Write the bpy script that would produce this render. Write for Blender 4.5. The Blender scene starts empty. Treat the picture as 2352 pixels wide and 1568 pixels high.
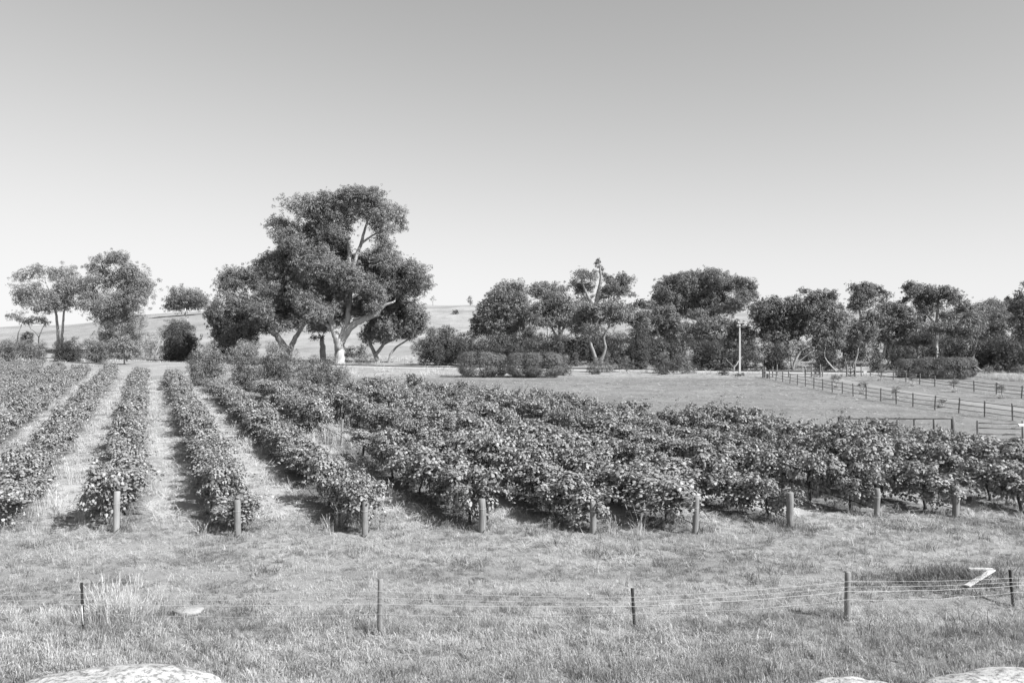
import bpy, math, random
import numpy as np

# ------------------------------------------------------------------ camera, world, sun, exposure
sc = bpy.context.scene
COL = sc.collection
F, H, HOR = 1898.0, 5.7, 750.0          # focal length in px of a 2352 px wide frame, eye height (m), horizon row
cam_d = bpy.data.cameras.new("camera"); cam = bpy.data.objects.new("camera", cam_d); COL.objects.link(cam)
cam.location = (0, 0, H); cam.rotation_euler = (math.radians(90), 0, 0)
cam_d.sensor_width = 36; cam_d.lens = 36 * F / 2352; cam_d.shift_y = -(784 - HOR) / 2352
cam_d.clip_start = 0.1; cam_d.clip_end = 20000
sc.camera = cam

SUN_EL = math.radians(41)
sdir = np.array([0.86, -0.51, 0]); sdir /= np.linalg.norm(sdir)
to_sun = np.array([sdir[0] * math.cos(SUN_EL), sdir[1] * math.cos(SUN_EL), math.sin(SUN_EL)])
w = bpy.data.worlds.new("World"); sc.world = w; w.use_nodes = True
nt = w.node_tree; bg = nt.nodes["Background"]
sky = nt.nodes.new("ShaderNodeTexSky"); sky.sky_type = 'NISHITA'; sky.sun_disc = False
sky.sun_elevation = SUN_EL; sky.sun_rotation = math.atan2(to_sun[0], to_sun[1])
sky.air_density = 1.0; sky.dust_density = 0.05; sky.ozone_density = 1.0
bw = nt.nodes.new("ShaderNodeRGBToBW"); nt.links.new(sky.outputs[0], bw.inputs[0])
def wmath(op, a, v):                    # film response of the black-and-white picture to the sky
    x = nt.nodes.new("ShaderNodeMath"); x.operation = op; nt.links.new(a, x.inputs[0]); x.inputs[1].default_value = v; return x.outputs[0]
nt.links.new(wmath('MULTIPLY', wmath('TANH', wmath('MULTIPLY', bw.outputs[0], .215), 0), 4.5), bg.inputs[0]); bg.inputs[1].default_value = 0.12
sl = bpy.data.lights.new("sun", 'SUN'); sl.energy = 5.0; sl.angle = math.radians(0.5); sl.color = (1, 1, 1)
so = bpy.data.objects.new("sun", sl); COL.objects.link(so)
from mathutils import Vector, Matrix
so.rotation_euler = Vector(-to_sun).to_track_quat('-Z', 'Y').to_euler(); so.location = (60, -30, 60)
sc.view_settings.view_transform = 'Standard'; sc.view_settings.look = 'None'
sc.view_settings.exposure = 0.85; sc.view_settings.gamma = 1.0; sc.view_settings.use_curve_mapping = False
sc.cycles.max_bounces = 6; sc.cycles.diffuse_bounces = 3; sc.cycles.transmission_bounces = 4
sc.cycles.transparent_max_bounces = 4

RNG = np.random.default_rng(7)

# ------------------------------------------------------------------ helpers
def tag(o, label=None, cat=None, group=None, kind=None):
    if label: o["label"] = label
    if cat: o["category"] = cat
    if group: o["group"] = group
    if kind: o["kind"] = kind
    return o

def empty(name, loc=(0, 0, 0), rz=0.0):
    o = bpy.data.objects.new(name, None); COL.objects.link(o)
    o.location = loc; o.rotation_euler = (0, 0, rz); o.empty_display_size = 0.2
    return o

def link(name, me, parent=None, loc=None):
    o = bpy.data.objects.new(name, me); COL.objects.link(o)
    if parent: o.parent = parent
    if loc is not None: o.location = loc
    return o

def mesh_np(name, V, Fc, mat=None, tone=None, smooth=False):
    """V (n,3); Fc: array (m,k) or list of such arrays; tone: per-vertex float attribute"""
    V = np.asarray(V, dtype=np.float32)
    groups = Fc if isinstance(Fc, list) else [Fc]
    groups = [np.asarray(g, dtype=np.int32) for g in groups if len(g)]
    me = bpy.data.meshes.new(name)
    me.vertices.add(len(V)); me.vertices.foreach_set("co", V.ravel())
    nl = sum(g.size for g in groups); npoly = sum(len(g) for g in groups)
    me.loops.add(nl); me.polygons.add(npoly)
    if npoly:
        me.loops.foreach_set("vertex_index", np.concatenate([g.ravel() for g in groups]))
        tot = np.concatenate([np.full(len(g), g.shape[1], np.int32) for g in groups])
        st = np.concatenate([[0], np.cumsum(tot)[:-1]]).astype(np.int32)
        me.polygons.foreach_set("loop_start", st)
        me.polygons.foreach_set("use_smooth", np.full(npoly, smooth, dtype=bool))
    if tone is not None:
        a = me.attributes.new("tone", 'FLOAT', 'POINT'); a.data.foreach_set("value", np.asarray(tone, np.float32))
    me.update(calc_edges=True); me.validate()
    if mat: me.materials.append(mat)
    return me

class MB:
    """collects boxes, tubes and strips for one mesh"""
    def __init__(s): s.V = []; s.F4 = []; s.F3 = []; s.n = 0
    def add(s, V, F4=(), F3=()):
        V = np.asarray(V, float).reshape(-1, 3)
        s.V.append(V)
        if len(F4): s.F4.append(np.asarray(F4, int) + s.n)
        if len(F3): s.F3.append(np.asarray(F3, int) + s.n)
        s.n += len(V)
    def tube(s, P, R, k=6, cap=True):
        P = np.asarray(P, float); m = len(P); R = np.broadcast_to(np.asarray(R, float), (m,))
        T = np.gradient(P, axis=0); T /= np.linalg.norm(T, axis=1, keepdims=True) + 1e-9
        ref = np.array([0.31, 0.17, 0.93]) if abs(T[0][2]) < .9 else np.array([1., .2, 0])
        A = np.cross(T, ref); A /= np.linalg.norm(A, axis=1, keepdims=True) + 1e-9
        B = np.cross(T, A)
        th = np.linspace(0, 2 * np.pi, k, endpoint=False)
        V = P[:, None] + R[:, None, None] * (np.cos(th)[None, :, None] * A[:, None] + np.sin(th)[None, :, None] * B[:, None])
        i = np.arange(m - 1)[:, None] * k; j = np.arange(k)[None]; j2 = (j + 1) % k
        q = np.stack([i + j, i + j2, i + k + j2, i + k + j], -1).reshape(-1, 4)
        V = V.reshape(-1, 3); F3 = []
        if cap:
            c0, c1 = len(V), len(V) + 1; V = np.vstack([V, P[0], P[-1]])
            for a in range(k):
                b = (a + 1) % k; F3.append((c0, b, a)); F3.append((c1, (m - 1) * k + a, (m - 1) * k + b))
        s.add(V, q, F3)
    def box(s, c, h, R=None):
        c = np.asarray(c, float)
        v = np.array([[x, y, z] for x in (-1, 1) for y in (-1, 1) for z in (-1, 1)], float) * np.asarray(h, float)
        if R is not None: v = v @ np.asarray(R).T
        s.add(v + c, [(0, 1, 3, 2), (4, 6, 7, 5), (0, 4, 5, 1), (2, 3, 7, 6), (0, 2, 6, 4), (1, 5, 7, 3)])
    def mesh(s, name, mat, smooth=True, tone=None):
        Fs = []
        if s.F4: Fs.append(np.vstack(s.F4))
        if s.F3: Fs.append(np.vstack(s.F3))
        return mesh_np(name, np.vstack(s.V), Fs, mat, tone, smooth)
    def obj(s, name, mat, parent=None, smooth=True):
        return link(name, s.mesh(name, mat, smooth), parent)

def gx(px, Y): return (px - 1176) * Y / F
def gY(py): return F * H / (py - HOR)            # ground distance of a point seen at row py (flat ground)
def G(px, py): Y = gY(py); return gx(px, Y), Y
def W(px, py, Y): return np.array([gx(px, Y), Y, H - (py - HOR) * Y / F])

def vnoise(x, y, seed=0):
    """smooth value noise in 2D, range -1..1"""
    x = np.asarray(x, float); y = np.asarray(y, float)
    tb = np.random.default_rng(seed).uniform(-1, 1, (256, 256))
    xi = np.floor(x).astype(int); yi = np.floor(y).astype(int); fx = x - xi; fy = y - yi
    fx = fx * fx * (3 - 2 * fx); fy = fy * fy * (3 - 2 * fy)
    g = lambda a, b: tb[a & 255, b & 255]
    return (g(xi, yi) * (1 - fx) + g(xi + 1, yi) * fx) * (1 - fy) + (g(xi, yi + 1) * (1 - fx) + g(xi + 1, yi + 1) * fx) * fy

def fbm(x, y, seed=0, o=3):
    r = 0; a = 1.; t = 0
    for i in range(o):
        r = r + a * vnoise(x * 2 ** i + 17.3 * i, y * 2 ** i - 9.1 * i, seed + i); t += a; a *= .5
    return r / t

def sstep(a, b, x):
    t = np.clip((np.asarray(x, float) - a) / (b - a), 0, 1); return t * t * (3 - 2 * t)

# ------------------------------------------------------------------ materials (all neutral: the photograph is black and white)
def new_mat(name):
    m = bpy.data.materials.new(name); m.use_nodes = True
    n = m.node_tree; return m, n, n.nodes["Principled BSDF"]
def nd(n, t, **kw):
    x = n.nodes.new(t)
    for k, v in kw.items(): setattr(x, k, v)
    return x
def ramp(n, src, stops):
    r = nd(n, "ShaderNodeValToRGB"); e = r.color_ramp.elements
    while len(e) < len(stops): e.new(0.5)
    for el, (p, v) in zip(e, stops): el.position = p; el.color = (v, v, v, 1)
    n.links.new(src, r.inputs[0]); return r.outputs[0]
def noise(n, scale, detail=4, rough=.6, vec=None, dist=0):
    x = nd(n, "ShaderNodeTexNoise"); x.inputs["Scale"].default_value = scale
    x.inputs["Detail"].default_value = detail; x.inputs["Roughness"].default_value = rough
    x.inputs["Distortion"].default_value = dist
    if vec: n.links.new(vec, x.inputs["Vector"])
    return x.outputs[0]
def math_(n, op, a, b):
    x = nd(n, "ShaderNodeMath", operation=op)
    for i, v in enumerate((a, b)):
        if isinstance(v, (int, float)): x.inputs[i].default_value = v
        else: n.links.new(v, x.inputs[i])
    return x.outputs[0]
def coords(n, scale=(1, 1, 1), kind="Object"):
    t = nd(n, "ShaderNodeTexCoord"); mp = nd(n, "ShaderNodeMapping"); mp.inputs["Scale"].default_value = scale
    n.links.new(t.outputs[kind], mp.inputs[0]); return mp.outputs[0]
def bump(n, p, h, strength=.5, dist=.02):
    b = nd(n, "ShaderNodeBump"); b.inputs["Strength"].default_value = strength; b.inputs["Distance"].default_value = dist
    n.links.new(h, b.inputs["Height"]); n.links.new(b.outputs[0], p.inputs["Normal"])

def leaf_mat(name, lo, hi, rough=.5, trans=.25, spec=.35):
    """leaf colour from the per-leaf tone attribute, light passes through a little"""
    m, n, p = new_mat(name)
    a = nd(n, "ShaderNodeAttribute", attribute_name="tone")
    c = ramp(n, a.outputs["Fac"], [(0, lo), (1, hi)])
    n.links.new(c, p.inputs["Base Color"]); p.inputs["Roughness"].default_value = rough
    p.inputs["Specular IOR Level"].default_value = spec
    t = nd(n, "ShaderNodeBsdfTranslucent"); n.links.new(c, t.inputs[0])
    mx = nd(n, "ShaderNodeMixShader"); mx.inputs[0].default_value = trans
    n.links.new(p.outputs[0], mx.inputs[1]); n.links.new(t.outputs[0], mx.inputs[2])
    n.links.new(mx.outputs[0], n.nodes["Material Output"].inputs[0]); return m

def wood_mat(name, lo, hi, scale=(30, 30, 2.2), rough=.8):
    m, n, p = new_mat(name); v = coords(n, scale)
    f = noise(n, 1.0, 6, .65, v, .6)
    g = noise(n, 3.0, 3, .6, coords(n))
    c = ramp(n, math_(n, 'ADD', math_(n, 'MULTIPLY', f, .7), math_(n, 'MULTIPLY', g, .3)), [(.3, lo), (.68, hi)])
    n.links.new(c, p.inputs["Base Color"]); p.inputs["Roughness"].default_value = rough
    bump(n, p, f, .5, .01); return m

def bark_mat(name, lo, mid, hi):
    m, n, p = new_mat(name)
    f = noise(n, 1.0, 6, .65, coords(n, (2.2, 2.2, .5)), 1.0)
    c = ramp(n, f, [(.28, lo), (.42, mid), (.6, hi)])
    n.links.new(c, p.inputs["Base Color"]); p.inputs["Roughness"].default_value = .75
    bump(n, p, f, .5, .06); return m

def plain_mat(name, v, rough=.6, metal=0, var=.15, scale=8):
    m, n, p = new_mat(name)
    f = noise(n, scale, 5, .6, coords(n))
    n.links.new(ramp(n, f, [(.3, v * (1 - var)), (.7, v * (1 + var))]), p.inputs["Base Color"])
    p.inputs["Roughness"].default_value = rough; p.inputs["Metallic"].default_value = metal; return m

M = {}
M['gum_white'] = bark_mat("gum_bark", .12, .28, .40)
M['gum_grey'] = bark_mat("grey_bark", .08, .18, .30)
M['dark_bark'] = bark_mat("dark_bark", .03, .06, .11)
M['vine_wood'] = bark_mat("vine_bark", .025, .05, .10)
M['post_wood'] = wood_mat("post_timber", .09, .28)
M['post_pale'] = wood_mat("pale_post_timber", .17, .36)
M['rail_wood'] = wood_mat("rail_timber", .085, .22)
M['log_wood'] = wood_mat("log_timber", .07, .19, (6, 6, 6))
M['picket'] = plain_mat("star_picket_steel", .035, .6, .3, .4, 25)
M['wire'] = plain_mat("galvanised_wire", .50, .5, .2, .1)
M['net'] = plain_mat("rusty_netting", .2, .7, .1, .3)
M['drip'] = plain_mat("black_poly_pipe", .015, .45, 0, .2)
M['concrete'] = plain_mat("pole_concrete", .46, .8, 0, .12, 4)
M['steel'] = plain_mat("pole_steel", .22, .6, .3, .15, 6)
M['iron'] = plain_mat("dark_iron", .04, .6, .3, .3, 12)
M['white'] = plain_mat("white_paint", .5, .5, 0, .06, 10)
M['ceramic'] = plain_mat("insulator_glaze", .65, .2, 0, .05)
M['gum_leaf'] = leaf_mat("gum_leaves", .10, .31, .5, .22)
M['gum_leaf_dark'] = leaf_mat("dark_gum_leaves", .07, .225, .5, .2)
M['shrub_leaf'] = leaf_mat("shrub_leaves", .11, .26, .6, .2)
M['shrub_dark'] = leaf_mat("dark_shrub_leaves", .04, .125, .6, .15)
M['shrub_pale'] = leaf_mat("pale_shrub_leaves", .12, .28, .6, .25)
M['vine_leaf'] = leaf_mat("vine_leaves", .09, .44, .6, .12, .18)
M['grass'] = leaf_mat("grass_blades", .15, .60, .65, .25, .2)
M['straw'] = leaf_mat("straw_blades", .36, .70, .55, .25, .3)
M['weed'] = leaf_mat("weed_blades", .10, .28, .6, .25, .2)

def ground_mat():
    m, n, p = new_mat("field_ground")
    a = nd(n, "ShaderNodeAttribute", attribute_name="tone")     # albedo of the turf: green, mown or dry
    v = coords(n)
    f1 = noise(n, .35, 5, .6, v); f2 = noise(n, 3.5, 6, .7, v); f3 = noise(n, 28, 4, .7, coords(n, (1, .45, 1)))
    mix = math_(n, 'ADD', math_(n, 'MULTIPLY', f1, .35), math_(n, 'ADD', math_(n, 'MULTIPLY', f2, .35), math_(n, 'MULTIPLY', f3, .3)))
    k = nd(n, "ShaderNodeMapRange"); k.inputs[1].default_value = .3; k.inputs[2].default_value = .7
    k.inputs[3].default_value = .62; k.inputs[4].default_value = 1.38; n.links.new(mix, k.inputs[0])
    c = math_(n, 'MULTIPLY', a.outputs["Fac"], k.outputs[0])
    n.links.new(c, p.inputs["Base Color"]); p.inputs["Roughness"].default_value = .95
    p.inputs["Specular IOR Level"].default_value = .1
    bump(n, p, math_(n, 'ADD', f2, f3), .6, .06); return m
M['ground'] = ground_mat()
def rough_mat(name, lo, hi, s1, s2):
    m, n, p = new_mat(name); v = coords(n)
    f1 = noise(n, s1, 5, .6, v); f2 = noise(n, s2, 5, .7, v)
    mix = math_(n, 'ADD', math_(n, 'MULTIPLY', f1, .5), math_(n, 'MULTIPLY', f2, .5))
    n.links.new(ramp(n, mix, [(.33, lo), (.66, hi)]), p.inputs["Base Color"])
    p.inputs["Roughness"].default_value = .9; bump(n, p, f2, .5, .03); return m
M['asphalt'] = rough_mat("asphalt", .045, .075, .6, 18)
M['gravel'] = rough_mat("gravel", .34, .5, .5, 14)
M['track'] = rough_mat("worn_track", .18, .29, .5, 9)
def rock_mat():
    m, n, p = new_mat("lichen_granite"); v = coords(n)
    a = noise(n, 3.4, 6, .66, v, .2); b = noise(n, 11, 6, .72, v, .2); c = noise(n, 60, 3, .7, v)
    base = ramp(n, a, [(.36, .24), (.46, .44), (.56, .54)])
    spots = ramp(n, b, [(.50, 1.0), (.58, .42)])
    g = ramp(n, c, [(.3, .8), (.7, 1.12)])
    n.links.new(math_(n, 'MULTIPLY', math_(n, 'MULTIPLY', base, spots), g), p.inputs["Base Color"])
    p.inputs["Roughness"].default_value = .9
    bump(n, p, math_(n, 'ADD', b, math_(n, 'MULTIPLY', c, .4)), .8, .03); return m
M['rock'] = rock_mat(); M['stone'] = rough_mat("weathered_stone", .20, .36, 3, 22)

# ------------------------------------------------------------------ ground
HY0, HY1 = 150.0, 270.0
def hill_profile(X):                       # crest height of the ridge behind the trees (world metres)
    xs = [-2000, -400, -180, -140, -112, -85, -50, -13, 36, 60, 150, 300, 2000]
    zs = [0, 3, 4.5, 6, 9.8, 12, 12.6, 13.0, 11.6, 10.5, 7, 5, 0]
    return np.interp(X, xs, zs)
def zg(X, Y):
    X = np.asarray(X, float); Y = np.asarray(Y, float)
    t = sstep(HY0, HY1, Y); back = 1 - .9 * sstep(330, 900, Y)
    z = hill_profile(X * 265 / np.maximum(Y, 150)) * t * back
    z = z + t * (.6 * vnoise(X / 21, Y / 26, 5) + .3 * vnoise(X / 7, Y / 9, 6))
    z = z + 27 * np.exp(-((X - 560) / 330) ** 2 - ((Y - 900) / 160) ** 2)      # far ridge
    near = 1 - sstep(26, 40, Y)
    z = z + near * .05 * fbm(X / 1.7, Y / 1.3, 3) + .03 * vnoise(X / .45, Y / .4, 11) * near
    z = z + .30 * np.exp(-((X - 9.9) / 1.5) ** 2 - ((Y - 18.1) / .7) ** 2)    # weedy mound
    z = z - .10 * sstep(17.4, 16.6, Y) * sstep(15.6, 16.2, Y) * near
    return z

# vineyard layout: rows run along (-0.44, 1)
SL = -.44
posts_px = [(267, 1222), (546, 1233), (838, 1231), (1108, 1222), (1363, 1224), (1597, 1226), (1815, 1212), (2014, 1190), (2195, 1187)]
POST = [G(*p) for p in posts_px]
ROW0 = [x - SL * (y - 22.9) for x, y in POST]                # X of each row at Y = 22.9
ROWS = [(-14.3, 22.6), (-17.6, 22.6), (-20.9, 22.8), (-24.1, 23), (-27.4, 23.2), (-30.7, 23.4), (-34, 23.6), (-37.3, 23.8)]
rows = [dict(i=-(j + 1), x0=a, ys=b) for j, (a, b) in enumerate(ROWS)][::-1]
rows += [dict(i=j, x0=a, ys=POST[j][1]) for j, a in enumerate(ROW0)]
rows += [dict(i=9 + j, x0=17.2 + 3.05 * j, ys=24.6 + .4 * j) for j in range(3)]
def far_limit(X, Y):
    """True inside the vineyard's far edge (edge given as bearings and distance)"""
    px = 1176 + F * np.asarray(X) / Y
    bx = [-2000, 0, 290, 430, 520, 790, 815, 1000, 1500, 2000, 2352, 2800]
    by = [120, 114, 92, 83, 70, 61, 70, 67, 48, 38.8, 33, 28]
    return Y < np.interp(px, bx, by)

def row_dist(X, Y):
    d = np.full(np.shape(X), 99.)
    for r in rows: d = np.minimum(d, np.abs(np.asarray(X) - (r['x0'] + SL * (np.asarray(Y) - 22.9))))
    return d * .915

def build_ground():
    ys = np.concatenate([np.linspace(-60, 6, 8), np.arange(8, 30, .25), np.arange(30, 135, 1.), np.arange(135, 420, 4.), np.geomspace(424, 9000, 34)])
    xr = np.concatenate([np.arange(0, 18, .3), np.arange(18, 60, 1.), np.arange(60, 200, 4.), np.geomspace(204, 7000, 30)])
    xs = np.concatenate([-xr[:0:-1], xr])
    XX, YY = np.meshgrid(xs, ys); Z = zg(XX, YY)
    nx, ny = len(xs), len(ys)
    i = np.arange(ny - 1)[:, None] * nx; j = np.arange(nx - 1)[None]
    q = np.stack([i + j, i + j + 1, i + nx + j + 1, i + nx + j], -1).reshape(-1, 4)
    # turf colour: grazed foreground, dry vineyard alleys, mown paddock, bleached hill
    t = .27 + .05 * fbm(XX / 3, YY / 2, 21) + .05 * fbm(XX / 9, YY / .7, 23) - .05 * np.exp(-((YY - 17.2) / .35) ** 2) - .045 * np.exp(-((YY - 18.9) / .4) ** 2)
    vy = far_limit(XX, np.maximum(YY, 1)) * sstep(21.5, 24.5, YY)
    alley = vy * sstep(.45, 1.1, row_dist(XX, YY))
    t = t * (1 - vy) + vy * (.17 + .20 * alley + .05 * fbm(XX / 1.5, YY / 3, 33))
    pad = (1 - far_limit(XX, np.maximum(YY, 1))) * sstep(26, 30, YY) * (1 - sstep(88, 100, YY))
    t = t * (1 - pad) + pad * (.20 + .035 * fbm(XX / 6, YY / 3, 41) + .03 * fbm(XX / 1.6, YY / 1.6, 43))
    fr = sstep(90, 100, YY) * (1 - sstep(150, 175, YY))
    t = t * (1 - fr) + fr * (.29 + .07 * fbm(XX / 5, YY / 5, 51))
    hl = sstep(150, 175, YY); t = t * (1 - hl) + hl * (.275 + .07 * fbm(XX / 14, YY / 6, 61) + .06 * fbm(XX / 30, YY / 2.5, 67) + .05 * fbm(XX / 4, YY / 2, 63))
    far = sstep(420, 700, YY); t = t * (1 - far) + far * .26
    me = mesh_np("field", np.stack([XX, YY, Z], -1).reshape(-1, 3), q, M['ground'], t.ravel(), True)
    o = link("field", me); tag(o, "grassy field and paddock rising to a bleached grass hill", "field", kind="structure")
build_ground()

def strip(name, pts, wid, z, mat, label, cat, kind="structure"):
    P = np.asarray(pts, float); n = 60
    s = np.linspace(0, len(P) - 1, n); P = np.stack([np.interp(s, np.arange(len(P)), P[:, k]) for k in (0, 1)], 1)
    for _ in range(6): P[1:-1] = (P[:-2] + 2 * P[1:-1] + P[2:]) / 4
    T = np.gradient(P, axis=0); T /= np.linalg.norm(T, axis=1, keepdims=True); N = np.stack([-T[:, 1], T[:, 0]], 1)
    ww = wid / 2 * (1 + .12 * vnoise(s * 3, s * 0 + 2, 5))
    k = np.linspace(-1, 1, 5)
    V = P[:, None] + N[:, None] * (k[None] * ww[:, None])[..., None]
    zz = zg(V[..., 0], V[..., 1]) + z - .12 * (np.abs(k)[None] > .9)
    V = np.concatenate([V, zz[..., None]], -1).reshape(-1, 3)
    i = np.arange(n - 1)[:, None] * 5; j = np.arange(4)[None]
    q = np.stack([i + j, i + j + 1, i + 5 + j + 1, i + 5 + j], -1).reshape(-1, 4)
    o = link(name, mesh_np(name, V, q, mat, None, True)); tag(o, label, cat, kind=kind); return o
road = [(-90, 150), (-62, 142), (-48, 136), (-18, 117), (12, 110.5), (30, 105), (42, 102.5), (60, 101), (110, 99)]
strip("gravel_shoulder", road, 8.5, .03, M['gravel'], "pale gravel shoulder along the road behind the hedges", "gravel")
strip("road", [(x, y + .9) for x, y in road], 5.2, .07, M['asphalt'], "narrow dark asphalt road passing behind the paddock gate", "road")
strip("driveway", [(36.5, 103), (35.6, 94), (34.6, 84), (34.2, 72), (34.4, 60), (35.5, 48), (37.5, 38)], 2.8, .02, M['track'], "pale worn driveway between the two paddock rail fences", "path")

# ------------------------------------------------------------------ scatter (grass etc.)
def blades(n, hmin, hmax, wid, spread, lean, curl, seed, tone=(0, 1), heads=0.0, lie=0.0, seg=2, az=None):
    r = np.random.default_rng(seed); V = []; Fq = []; Ft = []; tn = []; c = 0
    for i in range(n):
        a = r.uniform(0, 2 * np.pi); d = spread * math.sqrt(r.uniform()); b = np.array([d * math.cos(a), d * math.sin(a), -.02])
        az_ = r.uniform(0, 2 * np.pi) if az is None else az + r.normal(0, .5)
        h = r.uniform(hmin, hmax); wd = wid * r.uniform(.7, 1.3); tt = r.uniform(*tone)
        le = abs(r.normal(lean, .2)); le = min(1.35, le + lie)
        dirh = np.array([math.cos(az_), math.sin(az_), 0]); side = np.array([-dirh[1], dirh[0], 0])
        ang = le; p = b.copy(); pts = [p.copy()]; st = h / seg
        for k in range(seg):
            p = p + st * (dirh * math.sin(ang) + np.array([0, 0, math.cos(ang)])); pts.append(p.copy())
            ang = min(1.75, ang + curl * r.uniform(.4, 1.4))
            if p[2] < .01: p[2] = .01
        for k, q in enumerate(pts):
            wk = wd * (1 - .75 * (k / seg) ** 1.5)
            V += [q - side * wk, q + side * wk]; tn += [tt, tt]
        for k in range(seg): Fq.append((c + 2 * k, c + 2 * k + 1, c + 2 * k + 3, c + 2 * k + 2))
        c += 2 * (seg + 1)
        if r.uniform() < heads:
            q = pts[-1]; d2 = pts[-1] - pts[-2]; d2 /= np.linalg.norm(d2) + 1e-9; hl = h * .28; hw = wd * 1.5
            for sd in (side, np.cross(side, d2)):
                V += [q - d2 * .02, q + d2 * hl * .4 + sd * hw, q + d2 * hl, q + d2 * hl * .4 - sd * hw]; tn += [min(1, tt + .3)] * 4
                Fq.append((c, c + 1, c + 2, c + 3)); c += 4
    return np.array(V), np.array(Fq), np.array(tn)

def proto_coll(name, meshes):
    c = bpy.data.collections.new(name)
    for i, me in enumerate(meshes):
        o = bpy.data.objects.new("%s_%02d" % (name, i), me); c.objects.link(o)
    return c

def scatter(name, P, rot, scl, idx, coll, label, cat):
    me = bpy.data.meshes.new(name); n = len(P)
    me.vertices.add(n); me.vertices.foreach_set("co", np.asarray(P, np.float32).ravel())
    for an, ty, v in (("rot", 'FLOAT_VECTOR', rot), ("scl", 'FLOAT_VECTOR', scl)):
        a = me.attributes.new(an, ty, 'POINT'); a.data.foreach_set("vector", np.asarray(v, np.float32).ravel())
    a = me.attributes.new("idx", 'INT', 'POINT'); a.data.foreach_set("value", np.asarray(idx, np.int32))
    o = link(name, me)
    g = bpy.data.node_groups.new(name + "_nodes", 'GeometryNodeTree')
    g.interface.new_socket("Geometry", in_out='INPUT', socket_type='NodeSocketGeometry')
    g.interface.new_socket("Geometry", in_out='OUTPUT', socket_type='NodeSocketGeometry')
    gi = g.nodes.new("NodeGroupInput"); go = g.nodes.new("NodeGroupOutput")
    ip = g.nodes.new("GeometryNodeInstanceOnPoints"); ci = g.nodes.new("GeometryNodeCollectionInfo")
    ci.inputs["Collection"].default_value = coll; ci.inputs["Separate Children"].default_value = True; ci.inputs["Reset Children"].default_value = True
    def na(nm, ty):
        x = g.nodes.new("GeometryNodeInputNamedAttribute"); x.data_type = ty; x.inputs["Name"].default_value = nm; return x.outputs[0]
    L = g.links.new
    L(gi.outputs[0], ip.inputs["Points"]); L(ci.outputs[0], ip.inputs["Instance"]); ip.inputs["Pick Instance"].default_value = True
    L(na("idx", 'INT'), ip.inputs["Instance Index"])
    e2r = g.nodes.new("FunctionNodeEulerToRotation"); L(na("rot", 'FLOAT_VECTOR'), e2r.inputs[0]); L(e2r.outputs[0], ip.inputs["Rotation"])
    L(na("scl", 'FLOAT_VECTOR'), ip.inputs["Scale"]); L(ip.outputs[0], go.inputs[0])
    md = o.modifiers.new("scatter", 'NODES'); md.node_group = g
    tag(o, label, cat, kind="stuff"); return o

def grass_protos(name, k, mat, **kw):
    return proto_coll(name, [mesh_np("%s_%d" % (name, i), *(lambda b: (b[0], b[1], mat, b[2]))(blades(seed=hash_(name) + i, **kw))) for i in range(k)])
def hash_(s): return sum(ord(c) * (i + 3) for i, c in enumerate(s)) % 9973

def frustum_pts(n, y0, y1, rng, margin=1.06, pw=1.0):
    """random ground points inside the view wedge, roughly even per square metre (pw=1) or thinning with distance (pw<1)"""
    u = rng.uniform(0, 1, n); e = 2 * pw if pw > 0 else 1e-3
    Y = (y0 ** e + u * (y1 ** e - y0 ** e)) ** (1 / e)
    X = rng.uniform(-1, 1, n) * .62 * Y * margin
    return X, Y

def scat_arrays(X, Y, rng, smin, smax, nproto, tilt=.12, zs=None):
    n = len(X); s = rng.uniform(smin, smax, n)
    rot = np.stack([rng.normal(0, tilt, n), rng.normal(0, tilt, n), rng.uniform(0, 6.283, n)], 1)
    scl = np.stack([s, s, s * rng.uniform(.8, 1.25, n) if zs is None else s * zs], 1)
    return np.stack([X, Y, zg(X, Y)], 1), rot, scl, rng.integers(0, nproto, n)

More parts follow.
